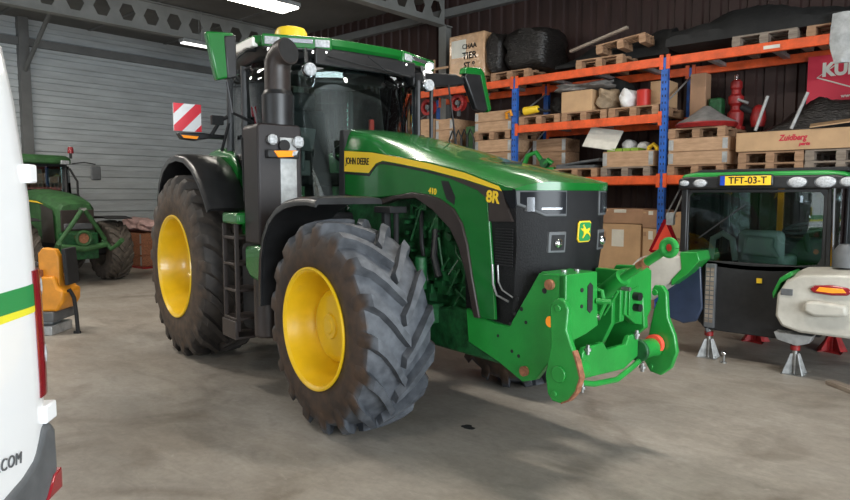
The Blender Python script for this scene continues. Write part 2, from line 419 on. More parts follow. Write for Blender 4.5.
tyre_material('tyre_front_mat', .76, .28, ((.046, .051, .060), (.092, .100, .114)), ((.026, .017, .013), (.066, .038, .023)))  # blue-grey tread has the daylight falling on it put into its colour
tyre_material('tyre_rear_mat', .95, .34, ((.022, .018, .016), (.040, .032, .026)), ((.034, .024, .018), (.085, .055, .036)))
tyre_material('tyre_old_mat', .64, .25, ((.060, .050, .040), (.110, .090, .072)), ((.055, .045, .037), (.095, .075, .060)))
def wheel(name, parent, loc, R, W, rim, lugs, lh, lw, prof, tm, side, hubr, bolts, rimmat='yellow_paint', hubm='yellow_paint'):
    s = 1 if side < 0 else -1          # profile is written for the side towards -y
    t = MB().lathe([(r, y*s) for r, y in prof], seg=64, caps=False).build(name, rimmat, parent, smooth=30, loc=loc)
    tm_ = tyre_mb(R, W, rim, lugs, lh, lw).build('tyre', tm, t, smooth=40)
    hb = MB(); d = prof[-1][1]*s
    if len(prof) < 14: hb.lathe([(0.001, d-.10*s), (hubr*.55, d-.10*s), (hubr*.62, d-.06*s), (hubr, d-.03*s), (hubr, d+.02*s)], seg=32)
    else: hb.lathe([(0.001, d-.02*s), (.05, d-.02*s), (.06, d-.012*s), (.09, d-.010*s), (.10, d+.01*s)], seg=32)
    hb.build('hub', hubm, t, smooth=30)
    bb = MB()
    for k in range(bolts):
        a = 2*PI*k/bolts; rr = hubr*(1.28 if len(prof) < 14 else 1.84)
        bb.cyl((rr*math.cos(a), (d-.035*s) if len(prof) < 14 else .0, rr*math.sin(a)), (rr*math.cos(a), (d+.02*s) if len(prof) < 14 else .03*s, rr*math.sin(a)), .017, seg=6)
    bb.build('wheel_bolts', 'rust' if rimmat == 'yellow_paint' else 'steel', t)
    return t
# ------------------------------------------------------------------ main tractor (local: x forward from the rear axle, y to its left, z up)
TR = thing('tractor', 'large green tractor with yellow wheels and front linkage in the middle of the hall', 'tractor', (-6.5, 4.66, 0), math.radians(-10))
front_prof = [(.440, -.270), (.452, -.290), (.450, -.302), (.438, -.304), (.418, -.285), (.405, -.22), (.385, -.16), (.378, -.08), (.350, -.04), (.325, .02), (.300, .01), (.275, -.09), (.255, -.115), (.22, -.13), (.001, -.14)]
rear_prof = [(.550, -.305), (.560, -.325), (.557, -.338), (.545, -.338), (.522, -.315), (.505, -.24), (.490, -.15), (.470, -.05), (.430, .03), (.36, .09), (.27, .13), (.001, .12)]
for side in (-1, 1):
    wheel('front_wheel', TR, (3.05, side*.93, .79), .795, .56, .435, 17, .072, .062, front_prof, 'tyre_front_mat', side, .17, 10)
    wheel('rear_wheel', TR, (0, side*.92, .985), 1.0, .64, .54, 21, .075, .068, rear_prof, 'tyre_rear_mat', side, .16, 10, hubm='red_detail')
# hood top skin
def lerp_tab(tab, x):
    for (a, b), (c, d) in zip(tab, tab[1:]):
        if x <= c: return b+(d-b)*max(0, (x-a))/(c-a)
    return tab[-1][1]
ZCR = [(1.7, 2.36), (2.2, 2.35), (2.65, 2.265), (3.18, 2.135), (3.53, 2.045), (3.95, 1.965), (4.27, 1.905), (4.45, 1.862), (4.60, 1.81)]
ZSH = [(1.7, 2.17), (2.27, 2.150), (2.69, 2.115), (3.08, 2.06), (3.46, 2.00), (3.84, 1.925), (4.18, 1.825), (4.30, 1.80), (4.60, 1.80)]
def nose_x(y): return 4.515-.20*(abs(y)/.455)**3.0
def hood_top():
    mb = MB(); bm = mb.bm; nu, nv = 36, 28; G = []
    for i in range(nu+1):
        u = i/nu; row = []
        for j in range(-nv//2, nv//2+1):
            v = j/(nv/2); y = .455*math.sin(v*PI/2)*(1 if True else 1)
            xe = nose_x(y)+.012; x = 2.20+u*(xe-2.20)
            a = abs(y)/.455
            zc = lerp_tab(ZCR, x); zs = lerp_tab(ZSH, x)
            # flat crown, crisp crease at 60 %, then down to the shoulder
            f_ = min(1, max(0, (x-2.2)/1.9)); a0 = .80-.28*f_; kk = .06+.05*f_
            if a < a0: k = kk*(a/a0)**2
            else: k = kk+(1-kk)*((a-a0)/(1-a0))**(1.9-.3*f_)
            z = zc-(zc-zs)*k
            row.append(bm.verts.new((x, y, z)))
        G.append(row)
    last = [bm.verts.new((v.co.x-.004, v.co.y, min(v.co.z-.01, 1.788))) for v in G[-1]]; G.append(last)
    last2 = [bm.verts.new((v.co.x-.10, v.co.y*.95, 1.785)) for v in last]; G.append(last2)
    for a, b in zip(G, G[1:]):
        for k in range(len(a)-1): bm.faces.new((a[k], a[k+1], b[k+1], b[k]))
    return mb
hood = hood_top().build('hood', 'green_paint', TR, smooth=28)
# louvre patch on top of the hood
MB().prism([(3.56, -.02), (3.84, -.06), (3.84, .12), (3.56, .10)], 'z', 1.985, 2.0).build('air_slot', 'black_matt', hood)
def both(fn):
    for s in (-1, 1): fn(s)
def side_skin(name, pts, m, off0, off1, parent, bevel=0, smooth=30):
    out = []
    for s in (-1, 1):
        out.append(MB().prism(pts, 'y', s*off0, s*off1).build(name, m, parent, bevel=bevel, smooth=smooth))
    return out
GU = [(2.268, 2.15), (2.69, 2.115), (3.08, 2.06), (3.46, 2.00), (3.84, 1.925), (4.19, 1.822), (4.30, 1.80), (4.28, 1.77), (4.08, 1.76), (4.070, 1.72), (4.115, 1.316), (4.150, .931),
      (4.004, .922), (3.921, 1.21), (3.87, 1.43), (3.815, 1.565), (3.73, 1.66), (3.58, 1.728), (3.44, 1.76), (3.25, 1.778), (3.05, 1.756), (2.80, 1.74), (2.45, 1.74), (2.261, 1.765)]
sp = side_skin('side_panel', GU, 'green_paint', .425, .452, TR, bevel=.006)
ARCH = [(2.80, 1.725), (3.05, 1.758), (3.26, 1.780), (3.45, 1.762), (3.59, 1.730), (3.74, 1.662), (3.83, 1.56), (3.885, 1.42), (3.935, 1.20), (4.012, .922),
        (3.955, .919), (3.875, 1.2), (3.79, 1.40), (3.70, 1.52), (3.51, 1.645), (3.30, 1.735), (3.05, 1.725), (2.85, 1.68)]
side_skin('wheel_arch_trim', ARCH, 'black_brown', .40, .468, TR, bevel=.008)
STRIPE = [(2.268, 2.143), (2.693, 2.108), (3.084, 2.050), (3.458, 1.989), (3.843, 1.912), (4.175, 1.817), (4.203, 1.785), (3.844, 1.868), (3.458, 1.943), (3.084, 2.002), (2.852, 2.035), (2.751, 2.015), (2.646, 1.941), (2.265, 1.965)]
for s, p in zip((-1, 1), sp):
    MB().prism(STRIPE, 'y', s*.450, s*.457).build('stripe', 'yellow_decal', p, smooth=0)
    MB().prism([(2.265, 1.962), (2.648, 1.935), (2.75, 2.008), (2.852, 2.028), (3.084, 1.996), (3.458, 1.937), (3.844, 1.862), (4.10, 1.803), (4.08, 1.790), (3.844, 1.845), (3.458, 1.920), (3.084, 1.980), (2.83, 2.010), (2.76, 1.995), (2.655, 1.915), (2.262, 1.943)], 'y', s*.450, s*.455).build('stripe_edge', 'black_plastic', p, smooth=0)
    MB().prism([(3.573, 1.912), (3.738, 1.882), (4.203, 1.783), (4.215, 1.780), (4.265, 1.651), (4.30, 1.59), (4.09, 1.585), (4.083, 1.726), (3.976, 1.793), (3.738, 1.862)], 'y', s*.430, s*.457).build('nose_panel', 'black_brown', p, smooth=0)
    MB().prism([(3.590, 1.862), (3.672, 1.855), (3.745, 1.745), (3.735, 1.690), (3.650, 1.730)], 'y', s*.448, s*.455).build('air_slot', 'black_matt', p, smooth=0)
    ydir = (0, 0, 1); xd = (1, 0, 0) if s < 0 else (-1, 0, 0)
    text('model_number', '8R', .108, 'yellow_decal', frame((4.125, s*.458, 1.768-.025), (1*(-s), 0, -.10*(-s)), ydir), p, bold=.0035)
    text('power_number', '410', .062, 'yellow_decal', frame((3.49, s*.453, 1.785-.0), (1*(-s), 0, -.12*(-s)), ydir), p, bold=.0015)
    text('maker_name', 'JOHN DEERE', .080, 'black_matt', frame((2.475, s*.4585, 2.043), (1*(-s), 0, -.06*(-s)), ydir), p, bold=.0012, sx=.80)
# grille nose
def nose_outline(z):
    k = max(0, (1.45-z)/.6); k2 = (1.795-z)/.93
    pts = []
    for i in range(-14, 15):
        y = .445*math.sin(i/14*PI/2); pts.append((nose_x(y)-.012-.07*k, y*(1-.12*max(0, k2)*(1 if y > 0 else 1)), z))
    pts = [(3.80, -.44*(1-.12*k2), z)]+pts+[(3.80, .44*(1-.12*k2), z)]
    return pts
gr = MB().loft([nose_outline(z) for z in (.86, 1.0, 1.2, 1.45, 1.795)]).build('grille', 'nose_mesh', TR, smooth=35)
def nose_patch(y0, y1, z0, z1, off, thick, m, name, parent, slant=0., n=8, bevel=0.):
    mb = MB(); secs = []
    for i in range(n+1):
        y = y0+(y1-y0)*i/n
        xa = nose_x(y)-.012+off; x2 = xa-thick
        zz0 = z0(y) if callable(z0) else z0; zz1 = z1(y) if callable(z1) else z1
        k0 = max(0, (1.45-zz0)/.6)*.07; k1 = max(0, (1.45-zz1)/.6)*.07
        secs.append([(xa-k0, y, zz0), (xa-k1, y, zz1), (x2-k1, y, zz1), (x2-k0, y, zz0)])
    mb.loft(secs); return mb.build(name, m, parent, smooth=30, bevel=bevel)
for s in (-1, 1):
    MB().prism([(4.205, 1.788), (4.325, 1.790), (4.330, 1.70), (4.300, 1.675), (4.262, 1.70)], 'y', s*.435, s*.456).build('headlamp_side', 'lamp_glass', gr, smooth=0)
    hl = nose_patch(s*.450, s*.165, lambda y: 1.622+max(0, abs(y)-.31)*.55, 1.79, .012, .05, 'grey_plastic', 'headlamp', gr, bevel=.006)
    nose_patch(s*.430, s*.180, lambda y: 1.640+max(0, abs(y)-.31)*.55, 1.778, .018, .03, 'lamp_glass', 'lens', hl)
    nose_patch(s*.405, s*.37, 1.655, 1.745, .0195, .02, 'reflector_grey', 'reflector', hl)
    nose_patch(s*.335, s*.21, 1.668, 1.678, .0205, .02, 'reflector_grey', 'daylight_strip', hl)
    fb = nose_patch(s*.285, s*.165, 1.39, 1.525, .010, .05, 'grey_plastic', 'fog_lamp', gr, bevel=.004)
    nose_patch(s*.270, s*.180, 1.405, 1.505, .0125, .02, 'black_matt', 'recess', fb)
    MB().sphere((nose_x(.225)-.012+.010, s*.225, 1.452), (.022, .032, .032)).build('bulb_lens', 'chrome', fb)
# mesh slats on the nose flank
for s in (-1, 1):
    mb = MB()
    for k in range(14): mb.span((4.14, s*.442, 1.30+k*.018), (4.30, s*.449, 1.308+k*.018))
    mb.build('grille_slats', 'black_plastic', gr, smooth=0)
    MB().tube([(4.12, s*.45, 1.30), (4.13, s*.452, 1.17), (4.17, s*.455, 1.10), (4.27, s*.45, 1.07)], .008, 8).tube([(4.17, s*.45, 1.30), (4.18, s*.452, 1.19), (4.22, s*.455, 1.14), (4.30, s*.44, 1.10)], .006, 8).build('coolant_pipes', 'steel', gr)
# badge
bx = nose_x(0)-.010
bd = MB().prism([(-.065, -.085), (.055, -.085), (.075, -.07), (.085, .07), (.07, .085), (-.05, .085), (-.072, .07), (-.082, -.06)], 'x', 0, .012).build('badge', 'yellow_decal', gr, loc=(bx, 0, 1.52), bevel=.004); bd.scale = (1, .82, .82)
MB().prism([(-.058, -.075), (.048, -.075), (.064, -.062), (.074, .062), (.06, .074), (-.044, .074), (-.062, .062), (-.072, -.054)], 'x', .010, .016).build('badge_field', 'van_green', bd)
DEER = [(-.055, .030), (-.035, .022), (-.020, .030), (-.030, .048), (-.018, .060), (-.016, .045), (-.004, .036), (.006, .020), (.030, .018), (.050, .030), (.052, .012), (.040, -.002),
        (.058, -.020), (.064, -.040), (.054, -.030), (.034, -.016), (.012, -.012), (-.008, -.030), (-.030, -.052), (-.036, -.048), (-.020, -.026), (-.018, -.006), (-.030, .006), (-.050, .016)]
MB().prism(DEER, 'x', .014, .021).build('leaping_deer', 'yellow_decal', bd, smooth=0)
# engine and chassis
eng = MB().span((2.0, -.30, .75), (3.95, .30, 1.95))
eng.build('engine_block', 'green_dark', TR, bevel=.02)
ed = MB(); rn = random.Random(3)
for k in range(70):
    x = rn.uniform(3.05, 3.85); z = rn.uniform(.75, 1.7); y = -.31; r = rn.uniform(.012, .04); q = rn.random()
    if q < .4: ed.cyl((x, y+.02, z), (x, y-rn.uniform(.03, .09), z), r, seg=10)
    elif q < .7: ed.box((x, y-.02, z), (rn.uniform(.04, .14), .08, rn.uniform(.04, .12)))
    else: ed.tube([(x, y-.03, z), (x+.05, y-.07, z+rn.uniform(-.1, .1)), (x+rn.uniform(.08, .2), y-.05, z+rn.uniform(-.25, .25))], .010, 6)
ed.build('engine_details', 'green_dark', TR, bevel=.003)['kind'] = 'stuff'
MB().tube([(3.42, -.36, 1.50), (3.44, -.40, 1.30), (3.50, -.40, 1.15)], .028, 10).tube([(3.2, -.33, 1.65), (3.28, -.39, 1.4), (3.32, -.37, 1.1)], .018, 8).build('hoses', 'black_plastic', TR)
MB().tube([(3.60, -.39, 1.18), (3.74, -.42, 1.30)], .006, 6).build('dipstick', 'chrome', TR)
MB().cyl((3.38, -.48, 1.05), (3.38, -.48, 1.30), .05, seg=14).span((3.25, -.5, .8), (3.5, -.35, .95)).build('oil_filter', 'green_dark', TR, bevel=.01)
ch = MB()
ch.span((.3, -.22, .62), (3.9, .22, 1.15)); ch.span((-.35, -.32, .6), (1.0, .32, 1.35))
ch.prism([(3.3, .62), (4.25, .62), (4.25, .90), (3.7, .95), (3.3, .9)], 'y', -.40, -.34); ch.prism([(3.3, .62), (4.25, .62), (4.25, .90), (3.7, .95), (3.3, .9)], 'y', .34, .40)
ch.build('chassis', 'green_dark', TR, bevel=.02)
MB().cyl((3.05, -.80, .79), (3.05, .80, .79), .13, seg=20).span((2.85, -.40, .62), (3.25, .40, .90)).span((2.92, -.72, .62), (3.18, -.58, .98)).span((2.92, .58, .62), (3.18, .72, .98)).build('front_axle', 'green_dark', TR, bevel=.02)
MB().cyl((0, -.95, .985), (0, .95, .985), .15, seg=20).build('rear_axle', 'green_dark', TR)
# hydraulic bits behind the front tyre
MB().span((2.98, -.56, 1.42), (3.03, -.50, 1.66)).cyl((3.10, -.50, 1.38), (3.10, -.50, 1.62), .022, seg=10).span((2.94, -.6, 1.62), (3.16, -.44, 1.67)).build('fender_bracket', 'black_matt', TR, bevel=.005)
# front fenders
def shell(path, y0, y1, t, lip=.05):
    mb = MB(); secs = []
    n = len(path)
    for i, (x, z) in enumerate(path):
        a = path[max(0, i-1)]; b = path[min(n-1, i+1)]; d = Vector((b[0]-a[0], 0, b[1]-a[1])).normalized(); nn = Vector((-d.z, 0, d.x))
        if nn.z < 0 and abs(d.x) > .5: nn = -nn
        p = Vector((x, 0, z))
        def q(y, off): v = p+nn*off; return (v.x, y, v.z)
        ylo, yhi = y0, y1
        secs.append([q(ylo, -lip), q(ylo, -.01), q(ylo+.025, .012), q(ylo+(yhi-ylo)*.5, .02), q(yhi-.02, .012), q(yhi, -.01), q(yhi, -.03), q(yhi-.02, -t), q(ylo+.025, -t), q(ylo+.012, -lip)])
    mb.loft(secs); return mb
FF = [(2.14, .84), (2.145, 1.05), (2.17, 1.25), (2.23, 1.42), (2.34, 1.56), (2.48, 1.65), (2.65, 1.705), (2.83, 1.73), (3.00, 1.735), (3.14, 1.722)]
for s in (-1, 1):
    y0, y1 = (-1.23, -.66) if s < 0 else (.66, 1.23)
    m_ = shell(FF, y0, y1, .03)
    m_.build('front_fender', 'grey_fender', TR, smooth=50)
# rear fenders
RF = [(-.62, 1.45), (-.64, 1.70), (-.56, 1.90), (-.40, 2.06), (-.18, 2.155), (.08, 2.18), (.34, 2.15), (.58, 2.05), (.78, 1.90), (.93, 1.74), (1.02, 1.62)]
for s in (-1, 1):
    y0, y1 = (-1.22, -.80) if s < 0 else (.80, 1.22)
    m_ = shell(RF, y0, y1, .03, .06)
    m_.build('rear_fender', 'grey_fender', TR, smooth=50)
    gi = [(-.62, 1.45), (-.60, 1.86), (-.36, 2.10), (-.05, 2.24), (.25, 2.27), (.58, 2.20), (.90, 2.00), (1.12, 1.70), (1.14, 1.40), (.98, 1.3), (-.4, 1.3)]
    MB().prism(gi, 'y', s*.81, s*.56).build('fender_inner', 'green_paint', TR, bevel=.05, bseg=4)
# exhaust column
ex = MB().prism([(-1.155, 1.34), (-1.155, 2.34), (-1.13, 2.365), (-.77, 2.365), (-.745, 2.34), (-.745, 1.34)], 'x', 1.72, 2.03)
exo = ex.build('exhaust_cover', 'dusty_cover', TR, bevel=.02)
MB().prism([(-.955, 1.3), (-.955, 2.25), (-.80, 2.25), (-.80, 1.3)], 'x', 2.025, 2.042).build('heat_plate', 'galv', exo, bevel=.006)
MB().lathe([(.001, 2.36), (.135, 2.36), (.14, 2.62), (.125, 2.64), (.118, 2.66)], (1.90, -.90, 0), 'z', 32).build('exhaust_base', 'black_plastic', exo, bevel=0)
ep = [(1.90, -.90, 2.60), (1.90, -.90, 2.74), (1.90, -.90, 2.83), (1.908, -.898, 2.89), (1.935, -.890, 2.945), (1.985, -.875, 2.975), (2.035, -.86, 2.985)]
MB().tube(ep, [.112, .112, .112, .114, .116, .116, .116], 28).build('exhaust_pipe', 'black_brown', exo)
MB().cyl((2.030, -.861, 2.984), (2.043, -.858, 2.986), .104, seg=28).build('pipe_mouth', 'black_matt', exo)
# lamps at the top of the cover
lb = MB().span((2.02, -1.09, 2.07), (2.09, -.80, 2.14)).build('indicator_housing', 'black_plastic', exo, bevel=.01)
MB().prism([(-1.04, 2.13), (-1.0, 2.075), (-.86, 2.085), (-.82, 2.14)], 'x', 2.08, 2.105).build('indicator_lens', 'orange_lens', lb, bevel=.006)
MB().prism([(-.875, 2.09), (-.835, 2.10), (-.815, 2.14), (-.87, 2.13)], 'x', 2.10, 2.11).build('side_lens', 'lens_white', lb, bevel=.004)
for (y, z, r) in ((-1.04, 2.225, .045), (-.80, 2.215, .052)):
    q = MB().cyl((2.0, y, z), (2.08, y, z), r*.75, r, seg=20).build('column_work_lamp', 'steel', exo)
    MB().box((2.085, y, z), (.02, r*1.5, r*1.5)).build('lens', 'lens_white', q, bevel=.006)
MB().cyl((2.0, -.92, 2.18), (2.06, -.92, 2.18), .05, seg=16).build('cable_gland', 'black_matt', exo)
# steps, tank and platform
MB().span((1.36, -1.22, 1.50), (1.72, -.85, 1.60)).build('step_platform', 'green_paint', TR, bevel=.02)
lad = MB()
for z in (1.36, 1.12, .88, .62): lad.span((1.30, -1.20, z), (1.60, -.95, z+.025))
for x in (1.31, 1.59): lad.span((x-.012, -1.20, .52), (x+.012, -1.16, 1.50))
lad.build('step_ladder', 'black_brown', TR, bevel=.005)
st = MB(); st.span((1.30, -1.22, .47), (1.62, -1.19, .62)); st.span((1.30, -1.22, .45), (1.62, -.95, .475)); st.build('bottom_step', 'black_brown', TR, bevel=.006)
MB().cyl((1.92, -1.04, .52), (1.92, -1.04, 1.06), .12, seg=24).build('air_tank', 'black_brown', TR, bevel=.02)
MB().prism([(1.74, 1.12), (1.74, 1.31), (1.98, 1.33), (2.12, 1.31), (2.13, 1.20), (2.10, 1.05), (2.0, 1.02), (1.84, 1.04)], 'y', -1.17, -.80).build('battery_cover', 'green_paint', TR, bevel=.03)
MB().span((1.1, -.95, .45), (2.15, -.40, 1.30)).build('fuel_tank', 'black_matt', TR, bevel=.06)
MB().span((1.1, .40, .45), (2.15, 1.0, 1.30)).build('fuel_tank', 'black_matt', TR, bevel=.06)
MB().span((1.25, -.80, 1.25), (2.1, -.42, 1.72)).build('cab_base', 'black_matt', TR, bevel=.03)
MB().span((.40, -.62, 1.25), (2.15, .62, 1.60)).build('cab_floor', 'black_matt', TR, bevel=.03)

# cab: posts on a six-sided plan, panes between
CB = {'r': (.42, -.74), 'b': (1.05, -.80), 'a': (1.66, -.76), 'A': (1.66, .76), 'B': (1.05, .80), 'R': (.42, .74)}
CT = {'r': (.46, -.74), 'b': (1.10, -.86), 'a': (1.58, -.84), 'A': (1.58, .84), 'B': (1.10, .86), 'R': (.46, .74)}
ZB = {'r': 1.62, 'b': 1.50, 'a': 1.50, 'A': 1.50, 'B': 1.50, 'R': 1.62}; ZT = 3.04
for k in 'rbaABR':
    rad = .042 if k in 'aA' else .038
    MB().tube([(*CB[k], ZB[k]-.05), ((CB[k][0]+CT[k][0])/2+(.03 if k in 'aA' else 0), (CB[k][1]+CT[k][1])/2*1.02, 2.25), (*CT[k], ZT+.05)], rad, 10).build('cab_pillar', 'black_plastic', TR)
def pane(a, b, name, m, z0=None, z1=ZT, inset=0):
    mb = MB(); bm = mb.bm; P = []
    for (k, T, z) in ((a, CB, z0 or ZB[a]), (b, CB, z0 or ZB[b]), (b, CT, z1), (a, CT, z1)): P.append(Vector((*T[k], z)))
    mid0 = (P[0]+P[3])/2; mid1 = (P[1]+P[2])/2
    nrm = (P[1]-P[0]).cross(P[3]-P[0]).normalized()
    if nrm.dot(Vector(((P[0].x+P[1].x)/2-1.2, (P[0].y+P[1].y)/2, 0))) < 0: nrm = -nrm
    nu = 24; nv = 6; G = []
    for i in range(nu+1):
        row = []
        for j in range(nv+1):
            u = i/nu; v = j/nv
            p = (P[0]*(1-u)+P[1]*u)*(1-v)+(P[3]*(1-u)+P[2]*u)*v
            if name == 'windscreen': p.x += (1-abs(2*u-1)**2.6)*(.50-.16*v)
            else: p = p+nrm*.03*math.sin(PI*u)
            row.append(bm.verts.new(p))
        G.append(row)
    for i in range(nu):
        for j in range(nv): bm.faces.new((G[i][j], G[i+1][j], G[i+1][j+1], G[i][j+1]))
    o = mb.build(name, m, TR, smooth=60); sm = o.modifiers.new('solid', 'SOLIDIFY'); sm.thickness = .006; return o
pane('a', 'A', 'windscreen', 'cab_glass'); pane('b', 'a', 'door_glass', 'cab_glass'); pane('A', 'B', 'door_glass', 'cab_glass')
pane('r', 'b', 'side_glass', 'cab_glass_side'); pane('B', 'R', 'side_glass', 'cab_glass_side'); pane('R', 'r', 'rear_glass', 'cab_glass_side')
# dark cowl between glass and hood
MB().prism([(2.16, 1.70), (2.262, 1.75), (2.262, 2.15), (2.275, 2.20), (2.25, 2.33), (2.19, 2.33), (2.17, 2.0)], 'y', -.457, .457).build('cowl', 'black_matt', TR, bevel=.01)
# cab roof
def roof_ring(z, k=1., dx=0.):
    return [(x*1+dx, y*k, z) for x, y in ((.30, -.80), (1.10, -.98), (1.62, -1.00), (1.74, -.92), (1.955, -.42), (1.97, -.25), (1.97, .25), (1.955, .42), (1.74, .92), (1.62, 1.00), (1.10, .98), (.30, .80))]
def shrink(r, f, z): return [(1.1+(x-1.1)*f, y*f, z) for x, y, _ in r]
r0 = roof_ring(3.10)
roof = MB().loft([shrink(r0, .97, 3.085), shrink(r0, 1.0, 3.11), shrink(r0, 1.0, 3.165), shrink(r0, .985, 3.175), shrink(r0, .90, 3.19), shrink(r0, .60, 3.205), shrink(r0, .2, 3.21)]).build('cab_roof', 'green_paint', TR, smooth=40)
MB().loft([shrink(r0, .90, 2.99), shrink(r0, .94, 3.02), shrink(r0, .965, 3.09)]).build('roof_lining', 'black_plastic', roof, bevel=.01)
MB().lathe([(.001, 3.355), (.08, 3.35), (.13, 3.335), (.15, 3.30), (.15, 3.16)], (1.42, -.52, 0), 'z', 28).build('satellite_dome', 'yellow_decal', roof)
MB().span((1.925, -.56, 2.925), (1.965, .56, 3.07)).build('front_header', 'black_plastic', roof, bevel=.01)
# roof corner pods with lamps
def pod(s):
    a = Vector((1.74, s*.955, 0)); b = Vector((1.955, s*.40, 0)); d = (b-a).normalized(); n = Vector((d.y, -d.x, 0)) if s < 0 else Vector((-d.y, d.x, 0))
    if n.x < 0: n = -n
    def bxm(t0, t1, z0, z1, o0, o1):
        L_ = (b-a).length; c = a+d*(L_*(t0+t1)/2)+n*((o0+o1)/2); c.z = (z0+z1)/2
        mb = MB(); mb.box(c, (L_*(t1-t0), abs(o1-o0), z1-z0), Matrix(((d.x, n.x, 0), (d.y, n.y, 0), (0, 0, 1)))); return mb
    body = bxm(-.02, 1.02, 3.06, 3.172, -.10, .025).build('lamp_pod', 'green_paint', roof, bevel=.015)
    bxm(.0, 1.0, 3.045, 3.09, -.10, .020).build('pod_underside', 'black_plastic', body, bevel=.01)
    for t in ((.02, .24), (.76, .98)): bxm(*t, 3.080, 3.145, .02, .035).build('roof_lamp', 'lens_white', body, bevel=.006)
    bxm(.27, .73, 3.105, 3.145, .02, .03).build('light_bar', 'reflector_grey', body, bevel=.004)
    for t in ((.06, .28), (.72, .94)): bxm(*t, 3.030, 3.048, -.02, .03).build('lit_strip', 'work_light', body, bevel=.003)
    MB().span((1.16, s*.955, 3.075), (1.64, s*1.01, 3.155)).build('side_light_bar', 'side_bar_lens', body, bevel=.01)
for s in (-1, 1): pod(s)
# bracket mounted round work lamps
for s in (-1, 1):
    y = -.64 if s < 0 else .70
    q = MB().sphere((1.97, y, 2.86), (.055, .065, .065)).cyl((1.95, y, 2.90), (1.90, y*.98, 3.06), .018, seg=8).build('work_lamp', 'chrome', TR)
    MB().cyl((2.0, y, 2.86), (2.03, y, 2.86), .060, .055, seg=20).build('lens', 'lens_white', q, bevel=.006)
    if s > 0:
        MB().cyl((1.99, y-.0, 3.045), (2.02, y, 3.035), .035, seg=16).build('lit_lens', 'work_light', q)
# wiper and roof gadgets seen through the glass
MB().tube([(2.12, -.10, 3.02), (2.10, .10, 2.93), (2.07, .42, 2.90)], .009, 6).tube([(2.0, -.45, 3.0), (2.02, -.1, 2.96), (2.0, .35, 2.93)], .006, 6).build('wiper', 'black_matt', TR)
MB().span((1.55, -.12, 2.92), (1.75, .12, 3.0)).cyl((1.8, .05, 2.95), (1.8, .05, 3.0), .04, seg=12).build('visor', 'seat_fabric', TR, bevel=.01)
# interior
se = MB().span((.75, -.26, 1.85), (1.25, .26, 1.99)).build('seat', 'seat_fabric', TR, bevel=.05, bseg=3)
MB().box((.70, 0, 2.32), (.14, .52, .75), (0, math.radians(-8), 0)).box((.66, 0, 2.78), (.1, .28, .2)).build('backrest', 'seat_fabric', se, bevel=.05, bseg=3)
MB().span((.85, -.1, 1.5), (1.1, .1, 1.86)).build('seat_base', 'black_matt', se)
MB().span((.80, -.46, 1.95), (1.40, -.32, 2.10)).box((1.45, -.42, 2.30), (.05, .26, .22), (0, .2, .3)).cyl((1.4, -.40, 2.0), (1.4, -.40, 2.2), .02, seg=8).build('armrest_console', 'grey_plastic', TR, bevel=.02)
sw = MB(); sw.cyl((1.95, 0, 1.55), (1.68, 0, 2.15), .045, seg=12); sw.build('steering_column', 'seat_fabric', TR)
sm_ = bmesh.new(); sw = MB()
ring = []
for k in range(33):
    a = 2*PI*k/32; ring.append(Vector((1.66, 0, 2.18))+Vector((math.sin(.45)*math.cos(a)*.2*1, math.sin(a)*.2, math.cos(.45)*math.cos(a)*.2*.0+math.cos(a)*.085)))
sw.tube(ring, .016, 8); sw.cyl((1.66, -.19, 2.18), (1.66, .19, 2.18), .012, seg=6); sw.build('steering_wheel', 'black_plastic', TR)
MB().span((1.0, .35, 1.6), (1.55, .62, 2.25)).build('side_console', 'seat_fabric', TR, bevel=.04)
MB().box((1.52, -.66, 2.1), (.06, .18, .26)).box((1.56, .30, 2.47), (.04, .05, .12)).build('display', 'red_detail', TR, bevel=.01)
# folded sheet / sticker patch behind rear side window
MB().tube([(1.9, -.5, 2.93), (1.45, -.8, 3.0), (1.2, -.90, 2.95)], .01, 6).build('roof_rail', 'black_plastic', TR)
MB().tube([(1.20, -.93, 1.7), (1.22, -.95, 2.3)], .012, 8).build('grab_rail', 'black_plastic', TR)
# mirrors
mr = MB().prism([(-1.53, 3.07), (-1.30, 3.09), (-1.30, 2.735), (-1.45, 2.69)], 'x', 1.86, 1.94).build('mirror', 'green_paint', TR, bevel=.015)
MB().prism([(-1.385, 3.05), (-1.285, 3.07), (-1.285, 2.73), (-1.365, 2.71)], 'x', 1.85, 1.95).build('mirror_housing', 'grey_fender', mr, bevel=.01)
MB().tube([(1.84, -1.30, 2.86), (1.70, -1.10, 3.02), (1.55, -.95, 3.06)], .018, 8).tube([(1.85, -1.33, 2.70), (1.86, -1.30, 2.45), (1.70, -1.05, 2.40)], .014, 8).build('mirror_arm', 'black_plastic', mr)
ml = MB().prism([(1.33, 3.04), (1.37, 3.10), (1.54, 3.12), (1.59, 3.08), (1.70, 2.73), (1.64, 2.68), (1.51, 2.70)], 'x', 1.76, 1.84).build('mirror', 'black_plastic', TR, bevel=.015)
MB().prism([(1.32, 3.07), (1.34, 3.14), (1.56, 3.16), (1.615, 3.11), (1.73, 2.72), (1.685, 2.68), (1.56, 3.08)], 'x', 1.75, 1.85).build('mirror_shell', 'green_paint', ml, bevel=.01)
MB().prism([(.66, 2.87), (.66, 3.02), (1.25, 3.06), (1.38, 3.02), (1.38, 2.97), (1.22, 2.93)], 'x', 1.72, 1.80).build('mirror_arm', 'black_plastic', ml, bevel=.015)
# pillar pair + rod at the left A-post
MB().cyl((1.96, .60, 2.1), (1.96, .60, 2.9), .025, seg=10).cyl((1.92, .80, 2.15), (1.92, .80, 2.88), .022, seg=10).cyl((1.90, 1.18, 2.18), (1.84, 1.10, 2.92), .010, seg=8).build('handrail', 'black_plastic', TR)
